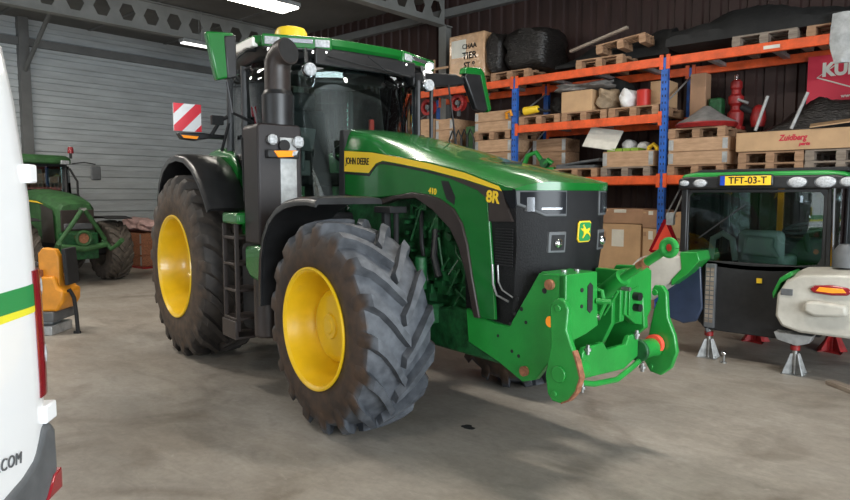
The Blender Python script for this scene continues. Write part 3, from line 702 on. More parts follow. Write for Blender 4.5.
# warning board and marker lamp over the rear fender
wb = MB().span((.48, -1.355, 2.40), (.50, -1.080, 2.675)).build('warning_board', 'red_white_white', TR, smooth=0)
def stripe_poly(y0, z0, s_, a, b):
    # diagonal band between offsets a and b of a square, clipped to it (u right, v up, v = u + c)
    pts = []
    def P(u, v): return (y0+u*s_, z0+v*s_)
    def band(c):
        r = []
        for u, v in ((max(0, -c), max(0, c)), (min(1, 1-c), min(1, 1+c))): r.append((u, v))
        return r
    A = band(a); B = band(b); poly = [A[0], A[1]]
    if A[1][0] == 1 and B[1][1] == 1 and B[1][0] < 1: poly.append((1, 1)) if a < 0 < b else None
    poly += [B[1], B[0]]
    if a < 0 < b: poly.append((0, 0))
    return [P(*q) for q in poly]
for a, b in ((-.28, .20), (.62, .999), (-.999, -.74)):
    MB().prism(stripe_poly(-1.355, 2.40, .275, a, b), 'x', .497, .506).build('red_stripe', 'red_white_red', wb, smooth=0)
mk = MB().prism([(-1.345, 2.375), (-1.31, 2.315), (-1.17, 2.305), (-1.02, 2.335), (-.86, 2.335), (-.86, 2.375), (-1.1, 2.385)], 'x', .50, .60).build('marker_lamp_arm', 'black_plastic', TR, bevel=.01)
MB().prism([(-1.32, 2.352), (-1.295, 2.325), (-1.17, 2.318), (-1.15, 2.345)], 'x', .595, .612).build('orange_marker', 'orange_lens', mk)
MB().tube([(.70, -1.05, 2.36), (.75, -.98, 2.50), (.80, -.92, 2.54)], .02, 8).tube([(.70, -.95, 2.2), (.78, -.90, 2.48)], .016, 8).box((.78, -1.02, 2.50), (.05, .12, .09)).build('lamp_bracket', 'black_matt', TR, bevel=.005)

# ---- front linkage
HP = [(4.50, 1.275), (4.70, 1.285), (4.74, .866), (4.618, .762), (4.483, .594), (4.372, .555), (4.151, .642), (3.851, .724), (3.828, .964), (3.992, .917), (4.138, .900), (4.25, .902)]
for s in (-1, 1):
    o = MB().prism(HP, 'y', s*.42, s*.37).build('hitch_plate', 'green_hitch', TR, bevel=.008)
    hb = MB()
    for (x, z, r) in ((4.32, 1.09, .014), (4.36, 1.03, .014), (4.30, .99, .012), (4.26, .92, .012), (4.40, .95, .012), (4.55, 1.17, .018), (4.28, .74, .012), (4.34, .72, .012), (4.15, .82, .011)):
        hb.cyl((x, s*.415, z), (x, s*.423, z), r, seg=12)
    hb.build('bolt_holes', 'black_matt', o)
    for px_, pz_ in ((4.60, 1.215), (4.40, .635)): MB().cyl((px_, s*.41, pz_), (px_, s*.445, pz_), .032, seg=18).build('hitch_pin', 'rust', o)
    MB().cyl((4.60, s*.42, .985), (4.60, s*.425, .985), .034, seg=20).build('reflector', 'orange_lens', o)
# boxed posts
p_ = MB().prism([(-.42, 1.284), (-.12, 1.284), (-.10, .94), (-.22, .90), (-.42, .86)], 'x', 4.66, 4.715).span((4.50, -.40, 1.26), (4.70, -.12, 1.284)).prism([(4.50, 1.27), (4.70, 1.27), (4.70, .93), (4.52, 1.0)], 'y', -.17, -.12).build('hitch_post', 'green_hitch', TR, bevel=.006)
MB().prism([(-.215, 1.05), (-.215, 1.20), (-.19, 1.22), (-.165, 1.20), (-.165, 1.05), (-.19, 1.03)], 'x', 4.713, 4.72).cyl((4.713, -.27, 1.18), (4.72, -.27, 1.18), .014, seg=10).cyl((4.713, -.27, 1.08), (4.72, -.27, 1.08), .012, seg=10).build('slot', 'black_matt', p_)
MB().cyl((4.60, -.30, 1.284), (4.60, -.30, 1.296), .02, seg=12).cyl((4.62, -.2, 1.284), (4.62, -.2, 1.296), .02, seg=12).build('bolts', 'steel', p_)
q_ = MB().prism([(.19, 1.275), (.42, 1.275), (.47, 1.25), (.48, .98), (.40, .88), (.30, .90), (.17, .98)], 'x', 4.66, 4.72).prism([(4.50, 1.27), (4.70, 1.27), (4.70, .93), (4.40, .80)], 'y', .15, .20).build('hitch_post', 'green_hitch', TR, bevel=.006)
MB().prism([(.20, .97), (.20, 1.13), (.31, 1.155), (.31, .99)], 'x', 4.72, 4.735).build('coupler_plate', 'green_hitch', q_, bevel=.004)
MB().cyl((4.73, .255, 1.095), (4.78, .255, 1.095), .028, seg=16).cyl((4.73, .26, 1.02), (4.78, .26, 1.02), .026, seg=16).build('hydraulic_coupler', 'black_plastic', q_)
# inner brace sheets
MB().prism([(4.0, .62), (4.50, .60), (4.66, .92), (4.66, 1.20), (4.30, 1.10)], 'y', .12, .16).prism([(-.36, .60), (.36, .60), (.36, .95), (-.36, .95)], 'x', 4.30, 4.36).build('hitch_cross_brace', 'green_hitch', TR, bevel=.006)
# lower arms
AR = [(4.680, 1.10), (4.70, 1.14), (4.745, 1.16), (4.79, 1.145), (4.815, 1.10), (4.803, .977), (4.84, .90), (4.885, .81), (4.913, .72), (4.884, .629), (4.83, .565), (4.776, .535), (4.71, .535), (4.672, .57), (4.652, .68), (4.69, .87)]
AL = [(4.735, .98), (4.765, 1.06), (4.762, 1.085), (4.735, 1.085), (4.715, 1.115), (4.735, 1.15), (4.79, 1.15), (4.825, 1.11), (4.832, 1.02), (4.84, .94), (4.893, .828), (4.915, .717), (4.876, .60), (4.80, .535), (4.72, .545), (4.675, .61), (4.665, .70), (4.70, .80)]
arR = MB().prism(AR, 'y', -.52, -.482).build('lift_arm', 'green_hitch', TR, bevel=.008)
arL = MB().prism(AL, 'y', .482, .52).build('lift_arm', 'green_hitch', TR, bevel=.008)
for o, y, s in ((arR, -.52, -1), (arL, .482, -1)):
    for bx_, bz_, br_ in ((4.76, .71, .05), (4.745, 1.10, .022), (4.73, .585, .018)): MB().cyl((bx_, y, bz_), (bx_, y-.012, bz_), br_, seg=18).build('arm_boss', 'green_hitch', o, bevel=.004)
# worn bright edge of the right arm
MB().prism([(4.888, .629), (4.917, .72), (4.889, .81), (4.86, .868), (4.852, .86), (4.878, .80), (4.905, .72), (4.878, .635), (4.828, .572), (4.776, .543), (4.776, .533), (4.832, .562)], 'y', -.521, -.481).build('worn_edge', 'rust', arR, smooth=0)
MB().cyl((4.76, -.475, .71), (4.76, -.30, .71), .062, seg=24).build('lower_shaft', 'green_hitch', TR, bevel=.006)
MB().cyl((4.76, .30, .73), (4.76, .475, .73), .062, seg=24).build('lower_shaft', 'green_hitch', TR, bevel=.006)
MB().cyl((4.76, .27, .73), (4.76, .30, .73), .075, seg=24).build('shaft_collar', 'green_dark', TR, bevel=.008)
MB().cyl((4.765, .44, .75), (4.765, .475, .75), .066, seg=24).build('shaft_ring', 'red_reflect', TR)
MB().prism([(-.31, .64), (-.31, .80), (-.28, .83), (-.10, .84), (-.06, .79), (.14, .79), (.17, .84), (.27, .86), (.29, .80), (.29, .70), (.12, .63)], 'x', 4.72, 4.76).build('center_beam', 'green_hitch', TR, bevel=.008)
MB().tube([(4.77, -.34, .63), (4.78, -.22, .60), (4.78, .02, .585), (4.78, .16, .63), (4.77, .28, .665)], .018, 10).build('curved_bar', 'green_hitch', TR)
for (x, y, z) in ((4.78, -.33, .60), (4.78, .30, .62), (4.77, -.27, .82), (4.77, .24, .845)):
    MB().cyl((x, y, z-.03), (x, y, z+.03), .012, seg=8).cyl((x, y, z-.008), (x, y, z+.008), .022, seg=8).build('bolt', 'steel', TR)
# top link
tl = MB().tube([(4.56, .10, 1.08), (4.78, .06, 1.24)], .055, 14).build('top_link', 'green_hitch', TR)
MB().tube([(4.76, .062, 1.225), (5.075, .02, 1.425)], .027, 14).build('top_link_rod', 'green_hitch', tl)
MB().tube([(4.90, .046, 1.318), (4.96, .036, 1.355)], .031, 12).build('rod_thread', 'rust', tl)
def torus(c, R_, r_, ax, seg=24):
    mb = MB(); pts = []
    for k in range(seg+1):
        a = 2*PI*k/seg
        pts.append(Vector(c)+(Vector((math.cos(a), 0, math.sin(a))) if ax == 'y' else Vector((0, math.cos(a), math.sin(a))))*R_)
    return mb.tube(pts, r_, 10)
torus((5.12, .01, 1.452), .042, .021, 'y').build('top_link_eye', 'green_hitch', tl)
MB().tube([(4.55, -.06, 1.02), (4.70, -.02, 1.00), (4.80, -.02, 1.16)], .010, 8).tube([(4.62, -.10, 1.18), (4.74, -.10, 1.16), (4.76, -.10, 1.08), (4.70, -.08, .98)], .014, 8).cyl((4.72, -.13, 1.10), (4.80, -.09, 1.10), .018, seg=10).build('release_lever', 'green_hitch', TR)
MB().cyl((4.66, -.11, 1.0), (4.72, -.09, .99), .02, seg=10).cyl((4.78, .05, 1.17), (4.84, .05, 1.17), .014, seg=8).build('lever_pin', 'steel', TR)

# ------------------------------------------------------------------ pallet rack
RY0, RY1 = 9.70, 10.75
RK = thing('pallet_rack', 'tall pallet rack with orange beams and blue uprights along the dark red wall', 'rack', (-3.95, RY0, 0))
def rk(mb, name, m, **k):
    for v in mb.bm.verts: v.co -= Vector((-3.95, RY0, 0))
    return mb.build(name, m, RK, **k)
for x in (-9.25, -6.60, -3.95, -1.20):
    for y in (RY0, RY1):
        mb = MB().span((x-.05, y-.035, 0), (x+.05, y+.035, 3.78))
        o = rk(mb, 'upright', 'blue_post', smooth=0)
        if y == RY0 and x > -7:
            mb = MB()
            for k in range(36): mb.box((x-.022, y-.036, .12+k*.10), (.014, .004, .035)); mb.box((x+.022, y-.036, .12+k*.10), (.014, .004, .035))
            for v in mb.bm.verts: v.co -= Vector((-3.95, RY0, 0))
            mb.build('slot_holes', 'black_matt', o, smooth=0)
    mb = MB()
    for z in (.4, 1.3, 2.2, 3.1): mb.cyl((x, RY0, z), (x, RY1, z+.8 if z < 3 else z+.55), .014, seg=6)
    rk(mb, 'brace', 'galv', smooth=0)
def beam(x0, x1, z, y, m='orange_beam'):
    h = .13
    mb = MB().span((x0+.05, y-.03, z-h), (x1-.05, y+.03, z)); o = rk(mb, 'beam', m, bevel=.006)
    for xx in (x0+.05, x1-.05):
        mb = MB().span((xx-.028, y-.045, z-h-.05), (xx+.028, y-.03, z+.03))
        for v in mb.bm.verts: v.co -= Vector((-3.95, RY0, 0))
        mb.build('beam_connector', m, o, smooth=0)
for x0, x1, zs in ((-9.25, -6.6, (2.05, 3.79)), (-6.6, -3.95, (2.05, 2.97, 3.79)), (-3.95, -1.2, (2.05, 3.79))):
    for z in zs:
        beam(x0, x1, z, RY0); beam(x0, x1, z, RY1)
        mb = MB()
        for k in range(3): xx = x0+.5+(x1-x0-1)*k/2; rk(MB().span((xx-.04, RY0+.03, z-.06), (xx+.04, RY1-.03, z-.005)), 'cross_bar', 'galv', smooth=0)
rk(MB().span((-2.62, RY0-.034, 3.70), (-2.42, RY0-.030, 3.745)), 'load_sticker', 'white_board', smooth=0)
RK.location.x += .08
# pallets, 0.80 wide along the rack, 1.0 deep, 0.144 high
def make_pallet(label, m='wood', wx=.80, dy=1.0, group='pallets on the rack'):
    t = thing('wooden_pallet', label, 'pallet', group=group)
    mb = MB()
    for k in range(5): yy = .05+(dy-.1)*k/4; mb.span((0, yy-.05, .122), (wx, yy+.05, .144))
    for k in range(3): xx = .05+(wx-.1)*k/2; mb.span((xx-.05, 0, .10), (xx+.05, dy, .122))
    mb.build('deck', m, t, smooth=0)
    for k in range(3):
        xx = .05+(wx-.1)*k/2; b = MB().span((xx-.05, 0, 0), (xx+.05, dy, .022))
        for yy in (.07, dy/2, dy-.07): b.span((xx-.055, yy-.07, .022), (xx+.055, yy+.07, .10))
        b.build('runner', m, t, smooth=0)
    return t
P0 = make_pallet('wooden pallet at the right end of the middle shelf under the red drum')
P0.location = (-4.76, RY0+.0, 2.972)
Pg = make_pallet('grey weathered pallet under the long wooden crate of green trays', 'wood_grey'); Pg.location = (-4.87, RY0, 2.052)
PL = [(P0, (-5.60, 2.97), 'wooden pallet on the middle shelf under the open tan carton'), (P0, (-6.44, 2.97), 'wooden pallet on the middle shelf beside the yellow hand tool'),
      (P0, (-5.74, 2.05), 'wooden pallet on the lower shelf next to the crate of green trays'), (P0, (-3.80, 2.05), 'wooden pallet under the big double-height crate by the blue post'),
      (P0, (-3.80, 2.585), 'wooden pallet lying on top of the double-height crate under the grey disc'), (P0, (-7.43, 2.76), 'wooden pallet between two light crates left of the blue post'),
      (P0, (-2.81, 2.05), 'wooden pallet at the left end of the long carton, lower of two'), (Pg, (-1.99, 2.05), 'grey pallet under the right end of the long carton, lower of two'), (P0, (-2.81, 2.198), 'wooden pallet directly under the left end of the long carton'), (Pg, (-1.99, 2.198), 'grey pallet directly under the right end of the long carton'),
      (P0, (-5.35, 3.79), 'wooden pallet on the top shelf below the black tarpaulins'), (P0, (-8.05, 3.79), 'wooden pallet on the top shelf under the shrink-wrapped carton'),
      (P0, (-7.05, 3.79), 'wooden pallet on the top shelf under the black wrapped load'), (Pg, (-2.95, 3.79), 'grey pallet on the top shelf at the right below the black sheeting')]
for src, (x, z), lab in PL: dup(src, (x, RY0+.0, z+.002), label=lab)
q = dup(P0, (-4.75, RY0+.02, 3.945), label='tilted wooden pallet resting on another pallet on the top shelf'); q.scale = (1, .36, 1); q.rotation_euler = (0, math.radians(-6), .03); q.location.z = 3.99; q.location.x = -5.0
q = dup(P0, (-2.05, RY0+.04, 3.793), label='wooden pallet on the top shelf at the right edge beside the hanging plastic')
# pallet collar crates
def crate(label, loc, wx, dy, h, m='wood_light', tiers=1, group='wooden crates on the rack'):
    t = thing('pallet_crate', label, 'crate', (loc[0], loc[1], loc[2]+.003), group=group)
    for k in range(tiers):
        z0 = h/tiers*k; z1 = h/tiers*(k+1)-.006
        MB().span((0, 0, z0), (wx, .02, z1)).span((0, dy-.02, z0), (wx, dy, z1)).span((0, .02, z0), (.02, dy-.02, z1)).span((wx-.02, .02, z0), (wx, dy-.02, z1)).build('collar', m, t, bevel=.003)
        for x in (.0, wx-.07):
            MB().span((x, -.004, z0+.02), (x+.07, 0, z1-.02)).build('corner_hinge', 'galv', t, smooth=0)
    return t
crate('light wooden crate filled with green trays under the white board', (-4.84, RY0, 2.195), .82, 1.0, .245)
crate('big double-height wooden crate right of the blue post below the grey disc', (-3.78, RY0-.02, 2.195), .83, .6, .39, tiers=2)
crate('upper light wooden crate left of the blue post behind the cab mirror', (-7.40, RY0, 2.905), .80, 1.0, .36, tiers=2)
crate('lower light wooden crate left of the blue post just above the hood', (-7.40, RY0, 2.53), .80, 1.0, .225)
crate('plain wooden box standing under the lower light crate', (-7.40, RY0, 2.05), .80, 1.0, .475, 'wood', 2)
crate('orange-brown wooden crate behind the front uprights on the lower shelf', (-6.43, RY0+.45, 2.05), .66, .5, .70, 'wood', 3)
crate('wooden crate at far left of the rack seen through the mirror arm', (-8.95, RY0, 2.80), .50, .9, .45, tiers=2)
crate('wooden crate with grey corner second from left of the rack', (-8.40, RY0+.05, 2.80), .42, .9, .42, tiers=2)
crate('tall wooden box under the two far left crates', (-8.95, RY0, 2.05), .97, .95, .75, 'wood', 3)
# green trays, sacks and yellow thing in the crate
tr_ = MB()
tr0 = MB().span((0, 0, 0), (.12, .30, .05)).build('plant_tray', 'tray_green', bevel=.004)
tag(tr0, 'small green tray in the wooden crate, leftmost of the row', 'tray', 'green trays in the crate'); tr0.location = (-4.80, RY0+.06, 2.44)
for k in range(3):
    c = tr0.copy(); COL.objects.link(c); c.location = (-4.80+.13*(k+1), RY0+.06, 2.44)
    c['label'] = 'small green tray in the wooden crate, ' + ['second', 'third', 'fourth'][k] + ' from the left'
tag(MB().span((-4.80, RY0+.03, 2.21), (-4.06, RY0+.9, 2.40)).build('packing', 'wood_grey', smooth=0), 'brown packing filling the crate below the green trays', 'packing', kind='stuff')
tag(MB().blob((-4.64, RY0+.52, 2.53), (.11, .12, .12), 3).build('white_bag', 'white_bag'), 'white plastic bag in the tray crate, nearer the white board', 'bag')
tag(MB().blob((-4.38, RY0+.52, 2.51), (.09, .12, .10), 5).build('white_bag', 'white_bag'), 'white plastic bag in the tray crate, nearer the blue post', 'bag')
yt = MB(); yt.tube([(-4.20, RY0+.25, 2.40), (-4.19, RY0+.25, 2.50), (-4.12, RY0+.25, 2.54), (-4.07, RY0+.25, 2.49), (-4.06, RY0+.25, 2.40)], .035, 10)
tag(yt.build('yellow_hose', 'yellow_decal'), 'yellow curved hose in the tray crate beside the blue post', 'hose')
o = MB().box((0, 0, 0), (.54, .02, .42)).build('white_board', 'white_board', bevel=.004)
o.location = (-4.93, RY0+.16, 2.665); o.rotation_euler = (math.radians(-38), math.radians(10), math.radians(8)); tag(o, 'tilted cream board lying on the crate of green trays', 'board')
# lower shelf left half: long dark bars and green implement
mb = MB(); rn = random.Random(5)
for k in range(5):
    a = rn.uniform(-.15, .15); y = RY0+.08+.16*k
    mb.tube([(-5.72, y, 2.24+.01*k), (-5.3, y+a, 2.30+.02*k), (-4.95, y+a, 2.33)], .022, 8)
mb.span((-5.70, RY0+.02, 2.195), (-5.0, RY0+.9, 2.245))
tag(mb.build('metal_bars', 'grey_plastic'), 'bundle of dark metal bars on the lower pallet', 'bars')
g = thing('green_implement', 'green painted machine part on the lower shelf just above the hood', 'machine part', (-6.24, RY0+.06, 2.05))
MB().span((-.05, 0, .003), (.47, .30, .18)).build('base', 'green_hitch', g, bevel=.02)
MB().tube([(-.2, .05, .12), (-.05, .0, .40), (.12, .0, .44), (.2, .05, .30)], .045, 10).build('hook_arm', 'green_hitch', g)
MB().tube([(.25, .0, .20), (.38, -.02, .30), (.44, 0, .24)], .045, 10).build('arm', 'green_hitch', g)
MB().cyl((.3, -.05, .25), (.3, .05, .25), .08, seg=20).build('roller', 'green_dark', g)
# middle shelf contents
z = 3.116
o = MB().span((0, 0, 0), (.56, .45, .34)).build('tan_carton', 'cardboard', bevel=.008, loc=(-5.62, RY0+.02, z)); tag(o, 'open tan carton on the middle shelf under grey netting', 'carton')
mb = MB(); rn = random.Random(9)
mb.blob((-5.28, RY0+.26, z+.42), (.40, .22, .07), 8, .3)
tag(mb.build('grey_felt', 'grey_felt'), 'crumpled grey felt lying on the open tan carton', 'felt')
mb = MB().blob((-5.05, RY0+.80, z+.26), (.30, .18, .26), 18, .3)
tag(mb.build('dark_netting', 'tarp'), 'dark netting heaped behind the tan carton', 'netting')
tag(MB().blob((-4.87, RY0+.25, z+.175), (.15, .2, .165), 11, .15).build('brown_sack', 'brown_bag'), 'brown paper sack between the tan carton and the white sack', 'sack')
tag(MB().blob((-4.53, RY0+.22, z+.15), (.13, .16, .15), 13, .15).build('white_sack', 'white_bag'), 'white plastic sack next to the red drum', 'sack')
d = thing('red_drum', 'shiny red round tin on the middle shelf', 'tin', (-4.27, RY0+.18, z))
MB().lathe([(.001, 0), (.105, 0), (.108, .01), (.105, .23), (.11, .24), (.11, .25), (.001, .25)], (0, 0, 0), 'z', 32).build('tin_body', 'red_detail', d)
MB().lathe([(.095, .25), (.100, .262), (.09, .262), (.001, .255)], (0, 0, 0), 'z', 32).build('lid', 'red_paint', d)
o = MB().span((0, 0, 0), (.28, .40, .40)).build('tan_carton', 'cardboard', bevel=.01, loc=(-4.235, RY0+.33, z)); tag(o, 'upright tan carton just behind the blue post', 'carton')
o = MB().span((0, 0, 0), (.24, .24, .90)).build('brown_carton', 'cardboard_dark', bevel=.01, loc=(-3.78, RY0+.76, 2.733)); tag(o, 'tall brown carton right of the blue post behind the big crate', 'carton')
o['label'] = 'tall brown carton right of the blue post'
y_ = thing('yellow_tool', 'yellow hand machine beside the left blue post on the middle shelf', 'tool', (-6.38, RY0+.08, z+.02))
MB().cyl((0, 0, .08), (.28, .0, .10), .075, .06, seg=20).build('motor_housing', 'yellow_decal', y_, bevel=.01)
MB().cyl((-.06, 0, .08), (0, 0, .08), .05, seg=16).build('fan_cover', 'black_matt', y_)
MB().tube([(.28, 0, .10), (.42, .02, .05), (.50, .02, .06)], .022, 8).build('handle', 'black_matt', y_)
tag(MB().blob((-5.92, RY0+.6, z+.17), (.20, .22, .16), 21, .2).build('black_sack', 'tarp'), 'black sack between the yellow tool and the tan carton', 'sack')
tag(MB().tube([(-6.66, RY0-.045, 3.10), (-6.66, RY0-.075, 3.20), (-6.58, RY0-.06, 3.22), (-6.56, RY0-.05, 3.14)], .03, 8).build('yellow_strap', 'machine_orange'), 'orange strap hooked round the left blue post', 'strap')
# far left bay: red reels and garden tools
for k, (x, zz) in enumerate(((-8.72, 3.50), (-7.95, 3.52))):
    r = thing('hose_reel', ['red hose reel above the far left crate', 'red hose reel between the far left crates and mirror'][k], 'reel', (x, RY0+.2, zz), group='red reels')
    MB().lathe([(.10, -.06), (.16, -.06), (.16, -.04), (.12, -.03), (.12, .03), (.16, .04), (.16, .06), (.10, .06)], (0, 0, 0), 'y', 24, closed=True).build('reel_drum', 'red_paint', r)
    MB().cyl((0, -.06, 0), (0, .06, 0), .05, seg=14).span((-.03, -.02, -.25), (.03, .02, 0)).build('reel_stand', 'grey_plastic', r)
bl = thing('tube_rack', 'black tubular frame with loops left of the light crates', 'frame', (-7.95, RY0-.05, 2.45), group=None)
for k in range(4):
    MB().tube([(k*.14, 0, 0), (k*.14-.03, 0, .35), (k*.14+.05, 0, .52), (k*.14+.14, 0, .35), (k*.14+.12, 0, 0)], .016, 8).build('loop', 'black_plastic', bl)
MB().span((-.05, -.02, .0), (.60, .06, .05)).build('foot_rail', 'black_plastic', bl)
tag(MB().span((0, 0, 0), (.22, .4, .50)).build('olive_bin', 'green_dusty', bevel=.02, loc=(-7.72, RY0+.12, 2.55)), 'olive green bin behind the black frame loops', 'bin')
tag(MB().span((-7.96, RY0-.03, 2.054), (-7.45, RY0+.9, 2.44)).build('dark_box', 'tarp', bevel=.01), 'dark box carrying the black tubular frame', 'box')
# top shelf
z = 3.934
c = MB().span((0, 0, 0), (.84, .80, .80)).build('wrapped_carton', 'shrink', bevel=.035, bseg=3); c.location = (-8.06, RY0+.02, z+.004); tag(c, 'tall tan shrink-wrapped carton with black print on the top shelf', 'carton')
for k, (bod, sz) in enumerate((('CHAA', .12), ('TIER', .17), ('ST 8', .14))):
    text('printed_line', bod, sz, 'black_matt', frame((.50, -.004, .56-.17*k), (1, 0, 0), (0, 0, 1)), c, bold=.004)
MB().span((.08, -.006, .38), (.42, -.001, .70)).build('film_patch', 'white_board', c, smooth=0)
b_ = MB(); b_.blob((-6.42, RY0+.5, z+.375), (.42, .44, .36), 31, .05)
tag(b_.build('wrapped_load', 'black_wrap', smooth=60), 'black glossy wrapped load on the top shelf, larger and farther right', 'wrapped load')
b_ = MB(); b_.blob((-7.03, RY0+.36, z+.375), (.155, .36, .36), 35, .05)
tag(b_.build('wrapped_load', 'black_wrap', smooth=60), 'black film bundle squeezed between tan carton and larger black load', 'wrapped load')
tag(MB().span((-8.42, RY0-.02, 3.79), (-8.39, RY0+.02, 4.36)).span((-8.39, RY0-.01, 4.16), (-8.05, RY0+.01, 4.20)).build('timber_bracket', 'wood_light', smooth=0), 'light wooden bracket standing left of the shrink-wrapped carton', 'bracket')
tag(MB().blob((-8.75, RY0+.4, 3.90), (.30, .4, .11), 41, .3).build('black_tarpaulin', 'tarp'), 'low black tarpaulin bundle at the left end of the top shelf', 'tarpaulin')
def heap(name, x0, x1, y0, y1, z0, hs, m, label, cat, seed=1, sx=28, sy=8):
    rn = random.Random(seed); mb = MB(); bm = mb.bm; G = []
    for i in range(sx+1):
        u = i/sx; k = u*(len(hs)-1); a = int(min(k, len(hs)-2)); h = hs[a]+(hs[a+1]-hs[a])*(k-a)
        row = []
        for j in range(sy+1):
            v = j/sy; e = max(0, math.sin(PI*min(1, max(0, v*.96+.02))))**.35
            zz = z0+h*(e*(.85+.15*math.sin(9*u+5*v+seed)) + .05*math.sin(31*u+13*v))
            row.append(bm.verts.new((x0+(x1-x0)*u, y0+(y1-y0)*v, max(z0, zz+rn.uniform(-.008, .008)))))
        G.append(row)
    for a, b in zip(G, G[1:]):
        for k in range(sy): bm.faces.new((a[k], a[k+1], b[k+1], b[k]))
    base = [[bm.verts.new((v.co.x, v.co.y, z0-.004)) for v in (r[0], r[-1])] for r in G]
    for (a, b), (ra, rb) in zip(zip(base, base[1:]), zip(G, G[1:])):
        bm.faces.new((a[0], a[1], b[1], b[0])); bm.faces.new((ra[0], a[0], b[0], rb[0])); bm.faces.new((ra[-1], rb[-1], b[1], a[1]))
    bm.faces.new([base[0][0]]+G[0]+[base[0][1]]); bm.faces.new([base[-1][1]]+G[-1][::-1]+[base[-1][0]])
    return tag(mb.build(name, m, smooth=45), label, cat)
heap('black_tarpaulin', -6.0, -4.0, RY0+.44, RY0+1.0, 3.94, [.12, .22, .34, .40, .43, .44, .44], 'tarp', 'long black folded tarpaulin on the top shelf, rising towards the right', 'tarpaulin', 3)
heap('black_tarpaulin', -3.9, -1.3, RY0+.05, RY0+1.0, 3.945, [.30, .46, .52, .44, .38, .34, .30], 'tarp', 'big black sheeting heap on the top shelf at the right', 'tarpaulin', 8)
o = MB().span((-.5, -.03, -.02), (.5, .03, .02)).build('plank', 'wood_grey'); o.location = (-4.95, RY0-.03, 4.20); o.rotation_euler = (0, math.radians(-13), 0); tag(o, 'loose brown plank leaning on the top shelf pallets', 'plank')
hp = MB(); secs = []
for i in range(9):
    v = i/8; zz = 4.02-.62*v; ww = .13+.03*math.sin(5*v); secs.append([(-1.62-ww+.02*math.sin(7*v), RY0-.06-.02*math.sin(9*v), zz), (-1.62, RY0-.10+.02*math.sin(11*v), zz), (-1.62+ww, RY0-.05, zz), (-1.62, RY0-.045, zz)])
hp.loft(secs); tag(hp.build('hanging_plastic', 'galv', smooth=50), 'crumpled grey plastic sheet hanging over the top beam at the right', 'plastic sheet')
# right bay
o = thing('disc_cover', 'grey domed disc with a red rim on top of the double-height crate', 'disc', (-3.36, RY0+.30, 2.735))
MB().lathe([(.001, .33), (.05, .32), (.14, .25), (.27, .16), (.40, .09), (.42, .07)], (0, 0, 0), 'z', 36).build('dome', 'grey_felt', o)
MB().lathe([(.42, .07), (.43, .05), (.40, .0), (.001, .0)], (0, 0, 0), 'z', 36).build('rim', 'red_paint', o)
rm = thing('red_machine', 'red gearbox machine with shaft standing behind the grey disc', 'machine', (-3.13, RY0+.88, 2.735))
MB().span((-.12, -.12, 0), (.12, .12, .06)).build('frame', 'red_paint', rm, bevel=.015)
MB().lathe([(.001, .06), (.10, .06), (.115, .16), (.115, .26), (.075, .30), (.07, .36), (.105, .40), (.11, .50), (.07, .54), (.065, .60), (.085, .63), (.08, .72), (.05, .75), (.001, .75)], (0, 0, 0), 'z', 20).build('gear_column', 'red_paint', rm)
MB().cyl((0, 0, .75), (0, 0, .82), .04, seg=16).build('cap', 'chrome', rm)
MB().cyl((.08, 0, .34), (.26, 0, .24), .05, seg=14).build('coupling', 'black_matt', rm)
MB().cyl((.05, -.08, .45), (.20, -.10, .38), .022, seg=10).build('lever', 'galv', rm)
MB().lathe([(.001, .02), (.09, .03), (.11, .14), (.09, .28), (.05, .34), (.001, .36)], (.32, 0, 0), 'z', 18).build('side_gearbox', 'red_paint', rm)
tag(MB().span((0, 0, 0), (.20, .2, .5)).build('green_bottle', 'green_dark', bevel=.03, loc=(-3.50, RY0+.76, 2.735)), 'dull green canister behind the grey disc', 'canister')
lc = MB().span((0, 0, 0), (1.66, .60, .26)).build('long_carton', 'cardboard', bevel=.008, loc=(-2.84, RY0-.03, 2.350))
tag(lc, 'long flat brown carton with red lettering above the dismounted cab', 'carton')
text('printed_name', 'Zuidberg', .11, 'banner_red', frame((.70, -.004, .16), (1, 0, 0), (0, 0, 1)), lc, bold=.003, shear=.25, sx=.8)
text('printed_subtitle', 'parts', .06, 'banner_red', frame((.84, -.004, .075), (1, 0, 0), (0, 0, 1)), lc, bold=.003, shear=.25)
o = MB().box((0, 0, 0), (.55, .35, .012)).build('carton_flap', 'cardboard', lc, smooth=0); o.location = (1.15, .12, .335); o.rotation_euler = (.2, -.1, .15)
heap('black_sheeting', -2.66, -1.28, RY0+.36, RY0+.80, 2.615, [.03, .20, .36, .46, .50, .52, .53], 'black_wrap', 'heap of black folded plastic sheeting on the long carton, below the banner', 'plastic sheeting', 52, 26, 8)
for k, (x0, x1) in enumerate(((-2.62, -2.50), (-2.18, -2.02))):
    o = MB().cyl((x0, RY0+.05, 2.635), (x1, RY0+.12, 3.10), .022, seg=8).build('steel_strut', 'galv'); tag(o, ['left', 'right'][k]+' slanting steel strut in front of the black sheets', 'strut')
bn = MB().span((-2.20, RY1-.20, 2.86), (-1.22, RY1-.185, 3.70)).build('banner', 'banner_red', smooth=0); bn.location = (0, .08, 0)
tag(bn, 'red banner with large white letters hanging in the right bay', 'banner')
text('banner_letters', 'KUHN', .25, 'white_board', frame((-1.70, RY1-.205, 3.49), (1, 0, 0), (0, 0, 1)), bn, bold=.012, sx=.9)
text('banner_address', 'www.kuhn.com', .07, 'white_board', frame((-1.56, RY1-.205, 3.12), (1, 0, 0), (0, 0, 1)), bn, bold=.001)
MB().tube([(-1.85, RY1-.207, 3.56), (-2.08, RY1-.207, 3.40), (-1.30, RY1-.207, 3.08)], .010, 6).build('banner_lines', 'white_board', bn)
